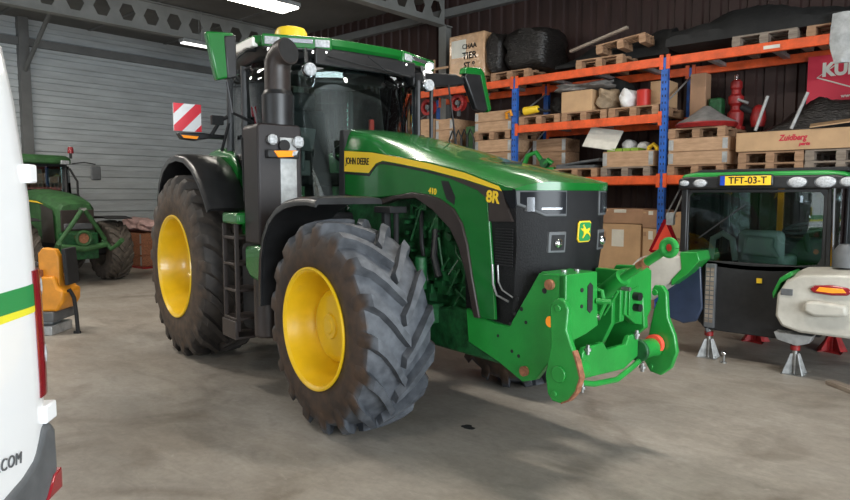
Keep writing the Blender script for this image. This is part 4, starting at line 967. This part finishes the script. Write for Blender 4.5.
# floor stacks of cartons under the rack
CT_ = [(-4.98, .0, .76, .70, 1.30, 'cardboard', 'tall brown carton on the floor under the rack behind the tractor nose'),
       (-4.95, 1.305, .76, .70, .24, 'cardboard_dark', 'flat brown carton lying on the tall carton behind the tractor nose'),
       (-4.21, .0, .27, .60, .62, 'cardboard_dark', 'bottom brown carton of the stack behind the red triangle'),
       (-4.20, .625, .26, .60, .62, 'cardboard', 'middle carton of the stack behind the red triangle'),
       (-4.21, 1.25, .27, .60, .28, 'cardboard_dark', 'top carton of the stack behind the red triangle'),
       (-3.78, .0, .55, .60, 1.10, 'cardboard_dark', 'brown carton right of the blue post behind the red triangle'),
       (-3.78, 1.105, .50, .60, .40, 'cardboard', 'small carton on the carton right of the blue post')]
for x, z, wx, dy, h, m, lab in CT_:
    o = MB().span((0, 0, 0), (wx-.01, dy, h-.004)).build('carton', m, bevel=.008, loc=(x, RY0+.12, z)); tag(o, lab, 'carton', 'cartons under the rack')
    MB().span((wx*.35, -.003, h*.72), (wx*.62, -.001, h*.93)).build('paper_label', 'white_board', o, smooth=0)
    MB().span((wx*.04, -.004, h*.80), (wx*.22, -.0015, h*.90)).build('tape', 'cardboard_dark' if m == 'cardboard' else 'cardboard', o, smooth=0)

# ------------------------------------------------------------------ cab on stands (faces the camera side with its rear)
CX = -1.90
DC = thing('dismounted_cab', 'dismounted tractor cab with yellow number plate standing on jack stands', 'cab', (CX, 7.25, 0))
def dc(mb, name, m, parent=None, **k): return mb.build(name, m, parent or DC, **k)
# local: x right (world X), y away
dc(MB().prism([(-.76, 1.93), (-.74, 1.978), (-.60, 1.998), (.62, 1.998), (.78, 1.975), (.80, 1.93)], 'y', -.075, 1.45), 'roof', 'green_hitch', bevel=.03)
dc(MB().prism([(-.66, 1.99), (-.55, 2.025), (.78, 2.025), (.80, 1.985)], 'y', -.06, 1.3), 'roof_top', 'black_matt', bevel=.01)
lbk = dc(MB().prism([(-.78, 1.82), (-.78, 1.93), (-.70, 1.955), (.70, 1.955), (.80, 1.93), (.80, 1.82)], 'y', -.09, 0), 'lamp_panel_strip', 'black_plastic', bevel=.02)
for x, r in ((-.71, .05), (-.545, .068), (.375, .082), (.615, .086), (.80, .07)):
    q = MB().lathe([(r*1.0, 0), (r*1.12, -.01), (r*1.12, .02), (.001, .02)], (0, 0, 0), 'y', 28, caps=False).build('rear_lamp', 'grey_plastic', DC)
    q.location = (x, -.09, 1.885); q.scale = (1, 1, .62)
    MB().sphere((0, -.004, 0), (r, .02, r), 20, 12).build('lens', 'lens_white', q)
npl = dc(MB().span((-.36, -.125, 1.843), (.17, -.09, 1.965)), 'number_plate_holder', 'black_plastic', bevel=.02)
pl = MB().span((-.285, -.130, 1.858), (.15, -.124, 1.952)).build('number_plate', 'plate_yellow', npl, bevel=.002)
o = MB().span((-.33, -.131, 1.858), (-.284, -.126, 1.952)).build('blue_band', 'plate_blue', npl, smooth=0)
text('plate_characters', 'TFT-03-T', .098, 'black_matt', frame((-.068, -.132, 1.905), (1, 0, 0), (0, 0, 1)), npl, bold=.0015, sx=.94)
# window frame with rounded lower edge
def rr(x0, x1, z0, z1, bulge=.05, n=8):
    pts = [(x0+.03, z1), (x1-.03, z1)]
    pts += [(x1, z1-.04)] + [(x1, z0+.10)]
    for k in range(n+1): u = k/n; pts.append((x1-.03+(x0+.03-x1+.03)*u, z0+.03-bulge*math.sin(PI*u)))
    pts += [(x0, z0+.10), (x0, z1-.04)]
    return pts
wo = rr(-.72, .66, 1.00, 1.815); wi = rr(-.67, .60, 1.05, 1.785, .045)
mb = MB(); bm = mb.bm
A = [[bm.verts.new((x, y, z)) for x, z in P] for P in (wo, wi) for y in (-.05, 0)]
n = len(wo)
for k in range(n):
    j = (k+1) % n
    bm.faces.new((A[0][k], A[0][j], A[2][j], A[2][k])); bm.faces.new((A[1][k], A[3][k], A[3][j], A[1][j]))
    bm.faces.new((A[0][k], A[1][k], A[1][j], A[0][j])); bm.faces.new((A[2][k], A[2][j], A[3][j], A[3][k]))
wf = dc(mb, 'window_frame', 'black_plastic', bevel=.006)
MB().prism(wi, 'y', -.035, -.028).build('window_pane', 'clear_glass', wf, smooth=0)
MB().tube([(-.55, -.05, 1.30), (-.15, -.05, 1.62), (-.10, -.05, 1.66)], .008, 6).build('wiper', 'black_matt', wf)
# posts, sills, sides
for x, y in ((-.72, -.02), (.66, -.02), (-.70, 1.35), (.70, 1.35), (.74, .55)):
    dc(MB().span((x-.035, y-.035, .95), (x+.035, y+.035, 1.93)), 'post', 'black_plastic', bevel=.015)
dc(MB().cyl((.70, -.075, 1.08), (.685, -.075, 1.82), .022, seg=10), 'silver_rail', 'chrome')
dc(MB().span((.73, .0, 1.05), (.74, 1.35, 1.86)), 'side_pane', 'cab_glass_side', smooth=0)
dc(MB().span((-.74, .0, 1.05), (-.73, 1.35, 1.86)), 'side_pane', 'cab_glass_side', smooth=0)
dc(MB().span((-.66, 1.34, 1.05), (.66, 1.35, 1.86)), 'front_pane', 'cab_glass_side', smooth=0)
dc(MB().prism([(-.55, 1.06), (.60, 1.06), (.60, .46), (.40, .31), (-.45, .31), (-.56, .42)], 'y', -.05, .02), 'rear_wall', 'black_matt', bevel=.01)
dc(MB().span((-.56, .02, .36), (.62, 1.40, .50)), 'cab_floor', 'black_matt', bevel=.02)
dc(MB().span((-.66, .02, .50), (-.60, 1.38, 1.06)).span((.62, .02, .50), (.68, 1.38, 1.06)).span((-.6, 1.34, .50), (.62, 1.38, 1.06)), 'lower_panels', 'black_matt')
dc(MB().span((.04, -.062, .86), (.09, -.05, .91)), 'yellow_sticker', 'yellow_decal', smooth=0)
# left perforated strip
lp = dc(MB().span((-.46, -.10, .34), (-.35, -.05, 1.03)), 'perforated_post', 'grey_plastic', bevel=.01)
mb = MB()
for i in range(12):
    for j in range(2): mb.span((-.445+.045*j, -.104, .40+.050*i), (-.41+.045*j, -.099, .438+.050*i))
mb.build('slots', 'wood_grey', lp, smooth=0)
# interior
si = dc(MB().span((-.30, .45, .95), (.20, .95, 1.10)), 'seat', 'teal_grey', bevel=.05, bseg=3)
MB().span((-.28, .35, 1.0), (.18, .47, 1.38)).build('backrest', 'teal_grey', si, bevel=.06, bseg=3)
dc(MB().tube([(-.52, .25, 1.05), (-.50, .25, 1.28), (-.40, .25, 1.34), (-.30, .25, 1.28), (-.26, .25, 1.05)], .035, 10), 'armrest_loop', 'teal_grey')
dc(MB().prism([(-.20, 1.12), (-.15, 1.33), (.12, 1.31), (.10, 1.22), (.18, 1.10)], 'y', .20, .30), 'console', 'teal_grey', bevel=.03)
pts = [Vector((.28+.21*math.cos(2*PI*k/24), .80+.10*math.sin(2*PI*k/24), 1.40+.05*math.sin(2*PI*k/24)+.03*math.cos(2*PI*k/24))) for k in range(25)]
dc(MB().tube(pts, .014, 8).cyl((.28, .80, 1.40), (.30, 1.1, .95), .03, seg=10).cyl((.09, .8, 1.38), (.47, .8, 1.42), .012, seg=6), 'steering_wheel', 'grey_plastic')
dc(MB().span((.02, .95, 1.0), (.50, 1.25, 1.28)), 'dashboard', 'grey_plastic', bevel=.05, bseg=3)
dc(MB().span((-.12, 1.30, 1.05), (-.06, 1.34, 1.85)), 'inner_strip', 'machine_orange', smooth=0)
# fenders
def fender(x0, x1, y0, y1, zprof, m, name, thick=.03):
    pass
fr_pts = [(.27, .58), (.28, .82), (.36, .98), (.50, 1.06), (1.0, 1.10), (1.14, 1.05), (1.14, .48), (.95, .42), (.50, .42), (.33, .47)]
mb = MB(); secs = []
for i in range(7):
    t = i/6; k = math.sin(t*PI/2); y = -.46+.46*t
    secs.append([(.80+(x-.80)*(.90+.10*k), y, .80+(z-.80)*(.84+.16*k)) for x, z in fr_pts])
mb.loft(secs); rfn = dc(mb, 'rear_fender', 'white_dusty', bevel=.02, smooth=50)
MB().prism([(.42, 1.04), (.33, .97), (.27, .82), (.28, .76), (.34, .92), (.44, 1.0)], 'y', -.40, -.05).build('green_edge', 'green_hitch', rfn, bevel=.01)
MB().prism([(.63, .865), (.60, .90), (.64, .935), (.78, .95), (.90, .935), (.93, .90), (.90, .865), (.78, .855)], 'y', -.49, -.44).build('tail_lamp', 'red_lens', rfn, bevel=.012)
MB().prism([(.65, .885), (.68, .925), (.86, .925), (.89, .89), (.78, .878)], 'y', -.497, -.48).build('indicator_band', 'orange_lens', rfn, bevel=.004)
MB().prism([(.56, .69), (.57, .78), (.66, .80), (.90, .78), (.91, .68), (.66, .65)], 'y', -.53, -.44).build('work_lamp_box', 'white_dusty', rfn, bevel=.03, bseg=3)
MB().span((.36, -.475, .82), (.46, -.44, .88)).build('reflector', 'grey_plastic', rfn, bevel=.005)
dc(MB().lathe([(.001, .22), (.06, .21), (.10, .15), (.11, .0), (.001, 0)], (.82, -.16, 1.09), 'z', 20), 'round_cover', 'grey_plastic')
fl = [(-1.22, .62), (-1.24, .95), (-1.14, 1.07), (-.85, 1.13), (-.50, 1.16), (-.46, 1.08), (-.55, .95), (-.72, .80), (-.90, .66), (-1.05, .56)]
mb = MB(); secs = []
for i in range(7):
    t = i/6; k = math.sin(t*PI/2); y = -.35+.35*t
    secs.append([(-.88+(x+.88)*(.88+.12*k), y, .92+(z-.92)*(.84+.16*k)) for x, z in fl])
mb.loft(secs); lfn = dc(mb, 'rear_fender', 'white_dusty', bevel=.02, smooth=50)
MB().prism([(-.64, 1.16), (-.46, 1.17), (-.43, 1.08), (-.54, .94), (-.72, .79), (-.72, .86), (-.62, .98)], 'y', -.36, .02).build('green_edge', 'green_hitch', lfn, bevel=.01)
MB().prism([(-1.14, .90), (-1.12, .99), (-.98, 1.0), (-.95, .93)], 'y', -.39, -.33).build('tail_lamp', 'red_lens', lfn, bevel=.008)
mb = MB(); secs = []
for i in range(9):
    t = i/8; x = -1.02+.52*t; zz = .92-.48*math.sin(t*PI*.5)**.8
    secs.append([(x-.30*(1-t)*0, -.12-.02*math.sin(t*PI), zz-.02), (x, .25, zz-.02), (x, .25, zz+.0), (x, -.12, zz+.02)])
dc(MB().prism([(-.50, 1.05), (-.68, .93), (-.86, .72), (-.95, .52), (-.88, .42), (-.66, .36), (-.52, .40), (-.46, .55)], 'y', -.14, -.10), 'blue_shield', 'blue_shield', bevel=.015)
# slow-vehicle triangle and grab bar
tri = thing('slow_vehicle_triangle', 'red slow-moving-vehicle triangle on a bracket behind the left white fender', 'warning triangle', (-2.98, 7.62, 1.09))
MB().prism([(-.20, .0), (-.03, .38), (.03, .38), (.20, .0), (.17, -.02), (-.17, -.02)], 'y', 0, .012).build('border', 'red_lens', tri, smooth=0)
MB().prism([(-.155, .012), (0, .33), (.155, .012)], 'y', -.006, .002).build('center', 'red_reflect', tri, smooth=0)
MB().cyl((0, .02, -.15), (0, .02, .30), .012, seg=8).build('bracket', 'steel', tri)
dc(MB().cyl((-.90, .10, 1.50), (-.74, .0, 1.80), .012, seg=8).span((-.96, .06, 1.42), (-.88, .13, 1.56)), 'lamp_bracket', 'galv', bevel=.005)
# stands
def stand(loc, label, m1, red):
    t = thing('jack_stand', label, 'stand', loc, group='stands under the dismounted cab')
    if not red:
        mb = MB()
        for a in range(4):
            an = PI/4+a*PI/2; mb.prism([(-.02, .0), (-.13, .0), (-.05, .20), (-.02, .20)], 'y', -.006, .006)
            vs = list(mb.bm.verts)[-8:]
            R = Matrix.Rotation(an, 3, 'Z')
            for v in vs: v.co = R @ v.co
        mb.box((0, 0, .003), (.20, .20, .006)); mb.build('foot_frame', m1, t, smooth=0)
        MB().cyl((0, 0, .0), (0, 0, .29), .028, seg=14).build('column', m1, t)
        MB().cyl((0, 0, .235), (0, 0, .285), .045, seg=16).build('red_collar', 'red_paint', t, bevel=.005)
        MB().cyl((0, 0, .285), (0, 0, .305), .018, seg=10).build('screw', 'steel', t)
    else:
        mb = MB()
        for a in range(4):
            an = PI/4+a*PI/2; mb.prism([(-.03, .0), (-.17, .0), (-.15, .03), (-.05, .22), (-.02, .22)], 'y', -.02, .02)
            vs = list(mb.bm.verts)[-8:]; R = Matrix.Rotation(an, 3, 'Z')
            for v in vs: v.co = R @ v.co
        mb.build('foot_frame', m1, t, bevel=.004); MB().cyl((0, 0, 0), (0, 0, .355), .035, seg=14).build('column', m1, t)
    return t
def stand4(x, y, label, m1, red, top):
    t = stand((x, y, 0), label, m1, red); return t
s1 = stand4(-1.47, 7.14, 'front right grey jack stand with red collar under the white fender', 'steel', False, .5)
MB().prism([(-.14, .34), (-.17, .412), (.17, .412), (.14, .34), (.04, .30)], 'y', -.12, .04).build('support_head', 'galv', s1, bevel=.005)
s2 = stand4(-2.33, 7.26, 'front left grey jack stand with red collar below the perforated post', 'steel', False, .5)
MB().cyl((.02, -.09, .29), (.0, -.09, .33), .02, seg=10).build('support_head', 'grey_plastic', s2)
stand4(-2.15, 8.40, 'back left red jack stand seen below the cab', 'red_paint', True, .4)
stand4(-1.36, 8.42, 'back right red jack stand seen below the cab', 'red_paint', True, .4)
sc = thing('tow_ball', 'small silver ball hitch piece on the floor beside the left grey stand', 'hitch piece', (-2.12, 7.10, 0))
MB().lathe([(.001, 0), (.03, 0), (.03, .012), (.012, .02), (.012, .08)], (0, 0, 0), 'z', 16).build('stem', 'steel', sc)
MB().sphere((0, 0, .10), .026).build('ball', 'chrome', sc)
o = MB().box((0, 0, .02), (.36, .10, .04)).build('timber_block', 'wood_grey', bevel=.004); o.location = (-.99, 6.83, 0); o.rotation_euler = (0, 0, -.7); tag(o, 'dark short timber lying on the floor at the right edge', 'timber')

# ------------------------------------------------------------------ white van at the left edge (local: x forward, y=0 its left side plane)
VA = math.atan2(-.66, .751)
VN = thing('van', 'white delivery van with green and yellow stripe at the left edge', 'van', (-3.10, .99, 0), VA)
def vsec(x, k=0.):
    # right-hand outline of the body at station x, from bottom to roof centre, then mirrored
    P = [(-.10, .42), (-.03, .48), (-.005, .62), (0, .95), (-.005, 1.35), (-.022, 1.75), (-.062, 2.15), (-.10, 2.38), (-.22, 2.52), (-.45, 2.58)]
    c = -.98
    L_ = [(c+(y-c)*(1-k), z) for y, z in P]
    return [(x, y, z) for y, z in L_]+[(x, 2*c-y, z) for y, z in reversed(L_)]
body = MB().loft([vsec(-.05, .10), vsec(-.04, .06), vsec(-.01, .028), vsec(.05, .010), vsec(.14, 0), vsec(1.5), vsec(3.2), vsec(4.2)]).build('body', 'white_paint', VN, smooth=50)
MB().prism([(4.1, .42), (5.55, .42), (5.60, .9), (5.35, 1.15), (4.9, 1.35), (4.35, 2.3), (4.1, 2.5)], 'y', -.06, -1.90).build('front_body', 'white_paint', VN, bevel=.08, bseg=4)
MB().prism([(4.42, 1.40), (4.86, 1.36), (4.40, 2.20)], 'y', -.055, -.05).build('side_window', 'cab_glass_dark', VN, smooth=0)
def side_y(z):
    P = [(.42, -.10), (.48, -.03), (.62, -.005), (.95, 0), (1.35, -.005), (1.75, -.022), (2.15, -.062), (2.38, -.10)]
    for (a, ya), (b, yb) in zip(P, P[1:]):
        if z <= b: return ya+(yb-ya)*(z-a)/(b-a)
    return P[-1][1]
def band(x0, x1, z0f, z1f, m, name, off=.003):
    mb = MB(); secs = []
    for i in range(25):
        x = x0+(x1-x0)*(i/24)**2.5; a, b = z0f(x), z1f(x)
        k = -(0 if x > .14 else .0098*(.14-x)/.09 if x > .05 else .0098+.018*(.05-x)/.06)
        secs.append([(x, side_y(a)+off+k, a), (x, side_y(b)+off+k, b), (x, side_y(b)-.02+k, b), (x, side_y(a)-.02+k, a)])
    mb.loft(secs); return mb.build(name, m, body, smooth=30)
band(.035, 3.9, lambda x: 1.292+.02*min(x, 3), lambda x: 1.385+.0*x, 'van_green', 'green_stripe')
band(.035, 3.9, lambda x: 1.266+.005*x, lambda x: 1.291+.02*min(x, 3), 'van_yellow', 'yellow_stripe')
text('web_address', 'N.COM', .066, 'grey_plastic', frame((.385, side_y(.72)+.006, .728), (-1, 0, -.18), (0, 0, 1)), body, bold=.0, spacing=1.12)
# tail lamp wrapped on the corner
mb = MB(); secs = []
for i in range(8):
    u = i/7; z = .89+.55*u; t = .95+.05*math.sin(u*PI)
    yo = side_y(z); secs.append([(.075, yo-.001, z), (.03, yo-.002, z), (-.02, yo-.014, z), (-.06, yo-.040, z), (-.08, yo-.12, z), (-.04, yo-.12, z), (.05, yo-.03, z)])
mb.loft(secs); tlp = mb.build('tail_lamp', 'red_lens', VN, smooth=50)
MB().sphere((-.035, -.030, 1.06), (.030, .014, .055), rot=(0, 0, .45)).build('reversing_lens', 'lens_white', tlp)
MB().sphere((-.035, -.036, 1.36), (.030, .014, .055), rot=(0, 0, .45)).build('reversing_lens', 'lens_white', tlp)
# hinges at the rear corner
MB().span((-.055, -.06, .765), (.05, .006, .845)).build('door_hinge', 'white_paint', VN, bevel=.008)
MB().span((-.04, side_y(1.86)-.03, 1.81), (.03, side_y(1.86)+.012, 1.89)).build('door_hinge', 'white_paint', VN, bevel=.008)
# bumper
mb = MB(); secs = []
for y in (-1.9, -1.86, -1.6, -.4, -.10, -.04): pass
bp = [(.62, .44), (.62, .52), (.44, .59), (.27, .62), (.17, .655), (.11, .71), (.07, .765), (-.005, .765), (-.040, .72), (-.045, .55), (-.01, .42)]
MB().prism(bp, 'y', .008, -.20).build('bumper_corner', 'grey_plastic', VN, bevel=.03, bseg=3)
MB().prism([(.0, .77), (-.04, .70), (-.045, .50), (.0, .42), (.1, .42), (.1, .77)], 'y', -.18, -1.78).build('rear_bumper', 'grey_plastic', VN, bevel=.03, bseg=3)
MB().prism([(-.048, .44), (-.048, .535), (.02, .525), (.10, .44)], 'y', .018, -.05).build('bumper_reflector', 'red_lens', VN, bevel=.006)
MB().span((.5, -1.8, .30), (4.6, -.15, .46)).build('underbody', 'black_matt', VN, smooth=0)
def vwheel(x, y):
    t = MB().lathe([(.20, -.10), (.30, -.115), (.335, -.08), (.34, 0), (.335, .08), (.30, .115), (.20, .10)], (0, 0, 0), 'y', 40, closed=True).build('road_wheel', 'rubber', VN, loc=(x, y, .34))
    MB().lathe([(.21, -.09), (.20, -.02), (.12, .0), (.001, -.01)], (0, 0, 0), 'y', 32).build('wheel_disc', 'steel', t)
for x in (1.15, 4.75):
    for y in (-.16, -1.80): vwheel(x, y)

# ------------------------------------------------------------------ old tractor at the far left
OT = thing('old_tractor', 'old dusty green tractor with triangle front linkage parked by the left wall', 'tractor', (-16.30, 4.82, 0), math.radians(2)); OT.scale = (.93, .93, .93)
of_prof = [(.34, -.26), (.345, -.25), (.33, -.24), (.31, -.2), (.29, -.1), (.27, 0), (.2, .04), (.001, .04)]
or_prof = [(.50, -.30), (.51, -.29), (.49, -.27), (.46, -.2), (.44, -.1), (.38, 0), (.25, .05), (.001, .05)]
for s in (-1, 1):
    wheel('front_wheel', OT, (2.55, s*.92, .66), .67, .50, .33, 16, .05, .08, of_prof, 'tyre_old_mat', s, .12, 8)
    wheel('rear_wheel', OT, (0, s*.92, .92), .93, .55, .49, 19, .06, .08, or_prof, 'tyre_old_mat', s, .15, 8)
    MB().prism([(2.05, 1.35), (2.2, 1.42), (2.75, 1.42), (3.05, 1.38), (3.05, 1.36), (2.75, 1.39), (2.2, 1.39)], 'y', s*.66, s*1.20).build('front_fender', 'black_matt', OT, bevel=.005)
    MB().prism([(-.9, 1.2), (-.8, 1.6), (-.3, 1.90), (.3, 1.92), (.75, 1.6), (.9, 1.2), (.8, 1.2), (.68, 1.55), (.28, 1.84), (-.28, 1.84), (-.72, 1.55), (-.8, 1.2)], 'y', s*.60, s*1.22).build('rear_fender', 'green_dusty', OT, bevel=.02)
hs = []
for x, w_, zt in ((1.35, .42, 2.02), (1.9, .42, 1.98), (2.6, .40, 1.88), (3.05, .37, 1.76), (3.12, .33, 1.70)):
    hs.append([(x, -w_, .95), (x, -w_, zt-.16), (x, -w_*.8, zt-.04), (x, -w_*.35, zt), (x, w_*.35, zt), (x, w_*.8, zt-.04), (x, w_, zt-.16), (x, w_, .95)])
oh = MB().loft(hs).build('hood', 'green_dusty', OT, smooth=30)
for s in (-1, 1): MB().prism([(1.4, 1.80), (2.2, 1.76), (2.5, 1.70), (2.2, 1.73), (1.4, 1.76)], 'y', s*.42, s*.43).build('stripe', 'yellow_decal', oh, smooth=0)
MB().span((3.08, -.33, 1.15), (3.15, .33, 1.58)).build('grille', 'black_brown', oh, bevel=.01)
MB().span((3.14, -.28, 1.18), (3.17, .28, 1.30)).build('headlamp_strip', 'grey_plastic', oh, bevel=.01)
MB().prism([(2.4, .90), (2.4, 1.7), (3.0, 1.58), (3.05, .90)], 'y', -.43, -.425).build('side_screen', 'black_brown', oh, smooth=0)
MB().span((.2, -.28, .55), (3.0, .28, 1.0)).cyl((2.55, -.8, .66), (2.55, .8, .66), .10, seg=16).cyl((0, -.8, .92), (0, .8, .92), .14, seg=16).build('chassis', 'black_matt', OT, bevel=.02)
MB().span((2.9, -.36, .55), (3.25, .36, 1.1)).build('front_support', 'green_dark', OT, bevel=.02)
# front linkage of the old tractor
for s in (-1, 1):
    MB().tube([(3.35, s*.45, .95), (3.40, s*.25, 1.25), (3.42, s*.03, 1.58)], .045, 10).build('linkage_frame', 'green_dusty', OT)
    MB().tube([(3.3, s*.42, .95), (3.4, s*.55, .75), (3.6, s*.60, .85), (3.75, s*.62, .95)], .05, 10).build('lift_arm', 'green_dusty', OT)
MB().tube([(3.38, -.45, .85), (3.42, 0, .78), (3.38, .45, .85)], .06, 12).build('linkage_tube', 'green_dusty', OT)
torus((3.40, 0, 1.0), .14, .035, 'x').build('pto_shield_ring', 'green_dusty', OT)
MB().cyl((3.25, 0, 1.0), (3.38, 0, 1.0), .12, seg=20).build('pto_cover', 'rust', OT)
MB().cyl((3.40, -.06, 1.58), (3.40, .06, 1.58), .05, seg=14).build('linkage_pin', 'steel', OT)
# old cab
for x, y, x2, y2 in ((1.25, -.50, 1.05, -.62), (1.25, .50, 1.05, .62), (.55, -.78, .55, -.74), (.55, .78, .55, .74), (-.45, -.72, -.40, -.68), (-.45, .72, -.40, .68)):
    MB().tube([(x, y, 1.45), ((x+x2)/2+.03, (y+y2)/2*1.03, 2.0), (x2, y2, 2.58)], .045, 10).build('cab_pillar', 'black_plastic', OT)
MB().span((-.5, -.7, .95), (1.3, .7, 1.5)).build('cab_base', 'green_dusty', OT, bevel=.04)
orf = MB().loft([[(x, y, z) for x, y in ((-.55, -.72), (.6, -.82), (1.15, -.72), (1.28, -.4), (1.28, .4), (1.15, .72), (.6, .82), (-.55, .72))] for z in (2.60, 2.72)]+[[(x*.9+.04, y*.88, 2.80) for x, y in ((-.55, -.72), (.6, -.82), (1.15, -.72), (1.28, -.4), (1.28, .4), (1.15, .72), (.6, .82), (-.55, .72))]]).build('cab_roof', 'green_dusty', OT, bevel=.03, smooth=40)
MB().span((.2, -.6, 2.52), (1.1, .6, 2.61)).build('roof_lining', 'black_matt', orf)
for s in (-1, 1): MB().box((1.22, s*.55, 2.64), (.06, .22, .09), (0, 0, s*.35)).build('roof_lamp', 'lens_white', orf, bevel=.01)
MB().span((1.13, -.50, 1.55), (1.14, .50, 2.55)).build('windscreen', 'cab_glass_dark', OT, smooth=0)
for s in (-1, 1): MB().prism([(-.40, 1.5), (1.2, 1.5), (1.05, 2.56), (-.38, 2.56)], 'y', s*.70, s*.705).build('side_glass', 'cab_glass_dark', OT, smooth=0)
MB().span((-.1, -.25, 1.5), (.3, .25, 1.65)).span((-.2, -.25, 1.6), (-.05, .25, 2.2)).build('seat', 'seat_fabric', OT, bevel=.04)
pts = [Vector((.85+.06*math.cos(2*PI*k/20), -.05+.22*math.cos(2*PI*k/20), 1.86+.16*math.sin(2*PI*k/20))) for k in range(21)]
MB().tube(pts, .014, 6).cyl((1.1, 0, 1.5), (.85, -.05, 1.86), .03, seg=8).build('steering_wheel', 'black_plastic', OT)
be = MB().cyl((1.1, .74, 2.74), (1.1, .74, 2.86), .03, seg=10).build('beacon_base', 'black_matt', OT)
MB().lathe([(.001, 3.02), (.05, 3.01), (.065, 2.97), (.07, 2.86), (.001, 2.86)], (1.1, .74, 0), 'z', 18).build('beacon_dome', 'red_lens', be)
om = MB().span((1.2, 1.12, 2.24), (1.26, 1.36, 2.58)).build('mirror', 'grey_plastic', OT, bevel=.03)
MB().tube([(1.1, .75, 2.62), (1.2, 1.0, 2.66), (1.23, 1.24, 2.62)], .014, 8).build('mirror_arm', 'black_matt', om)
MB().tube([(1.20, .66, 2.5), (1.45, .72, 2.2), (1.7, .62, 1.70), (1.95, .50, 1.45)], .025, 8).build('exhaust_stack', 'black_matt', OT)

# ------------------------------------------------------------------ yellow-orange implement between van and old tractor
YM = thing('orange_implement', 'orange implement with black roller wheel behind the van tail lamp', 'implement', (-9.0, 3.05, 0), math.radians(41.7))
# local x = to the right as seen from the camera, y = away
MB().prism([(-.30, .30), (.08, .30), (.16, .42), (.17, .56), (.10, .60), (.06, .74), (-.30, .74)], 'y', -.22, .22).build('hopper', 'machine_orange', YM, bevel=.03)
MB().prism([(-.16, .72), (-.16, 1.03), (-.10, 1.10), (.05, 1.08), (.10, .98), (.10, .58), (.02, .58), (.02, .72)], 'y', -.16, -.05).build('upright_panel', 'machine_orange', YM, bevel=.015)
MB().box((.17, -.02, .86), (.05, .36, .46), (0, -.06, .15)).build('rubber_flap', 'black_matt', YM, bevel=.01)
MB().span((-.32, -.25, .17), (.05, .25, .30)).build('base_frame', 'grey_plastic', YM, bevel=.015)
MB().span((-.36, -.24, .0), (.02, .24, .12)).span((-.3, -.1, .12), (-.05, .1, .18)).build('weight_box', 'galv', YM, bevel=.01)
MB().tube([(.12, -.1, .52), (.19, -.1, .56), (.24, -.1, .46), (.26, -.1, .25), (.27, -.1, .02)], .024, 10).build('support_leg', 'black_matt', YM)
MB().cyl((.22, -.1, .015), (.30, -.1, .015), .02, seg=8).build('foot', 'black_matt', YM)
MB().tube([(-.45, -.1, .82), (-.30, -.12, .90), (-.16, -.12, .88)], .035, 10).build('black_arm', 'black_plastic', YM)
MB().cyl((-.22, -.20, .78), (-.10, -.20, .78), .05, seg=12).cyl((-.25, -.2, .70), (-.2, -.26, .74), .03, seg=10).build('valve_block', 'rust', YM)

# ------------------------------------------------------------------ clutter by the left wall
jx = -16.2
c = crate('orange-red crate by the left wall beside the old tractor wheel', (-16.45, 7.0, .05), 1.2, .8, .80, 'rust', 3, None)
o = MB().box((0, 0, .03), (1.3, .8, .06)).build('low_pallet', 'red_paint'); o.location = (-15.85, 7.4, -.015); tag(o, 'red low platform under the orange-red crate', 'platform')
for k, (x, y, z, r) in enumerate(((-16.2, 7.35, 1.03, (.27, .3, .17)), (-15.55, 7.45, 1.01, (.27, .3, .15)))):
    tag(MB().blob((x, y, z), r, 60+k, .15).build('pink_sack', 'pink_sack'), ['pinkish full sack on the crate, nearer the old tractor', 'pinkish full sack on the crate, nearer the big rear wheel'][k], 'sack')
g2 = MB().cyl((-15.80, 6.93, .36), (-15.80, 6.98, .36), .16, seg=20).cyl((-15.80, 6.86, .36), (-15.80, 6.93, .36), .08, seg=16)
tag(g2.build('green_pulley', 'green_hitch', bevel=.01), 'green round pulley leaning on the orange-red crate', 'pulley')
tag(MB().blob((-17.2, 9.05, 1.45), (.40, .40, .55), 77, .3).build('dark_bundle', 'green_dark'), 'dark green bundle against the left wall behind the big rear wheel', 'bundle')
tag(MB().span((-17.6, 8.6, 0), (-16.8, 9.5, .90)).build('storage_box', 'wood_grey', bevel=.01), 'grey box under the dark green bundle at the left wall', 'box')
# oil spot on the floor
mb = MB(); pts = []
rn = random.Random(2)
for k in range(16): a = 2*PI*k/16; r = rn.uniform(.03, .055); pts.append((r*1.2*math.cos(a), r*math.sin(a)))
mb.prism(pts, 'z', 0.0, .0015); o = mb.build('oil_spot', 'black_matt', smooth=0); o.location = (-2.96, 3.81, .0); tag(o, 'small dark oil spot on the concrete in front of the tractor', 'oil spot')
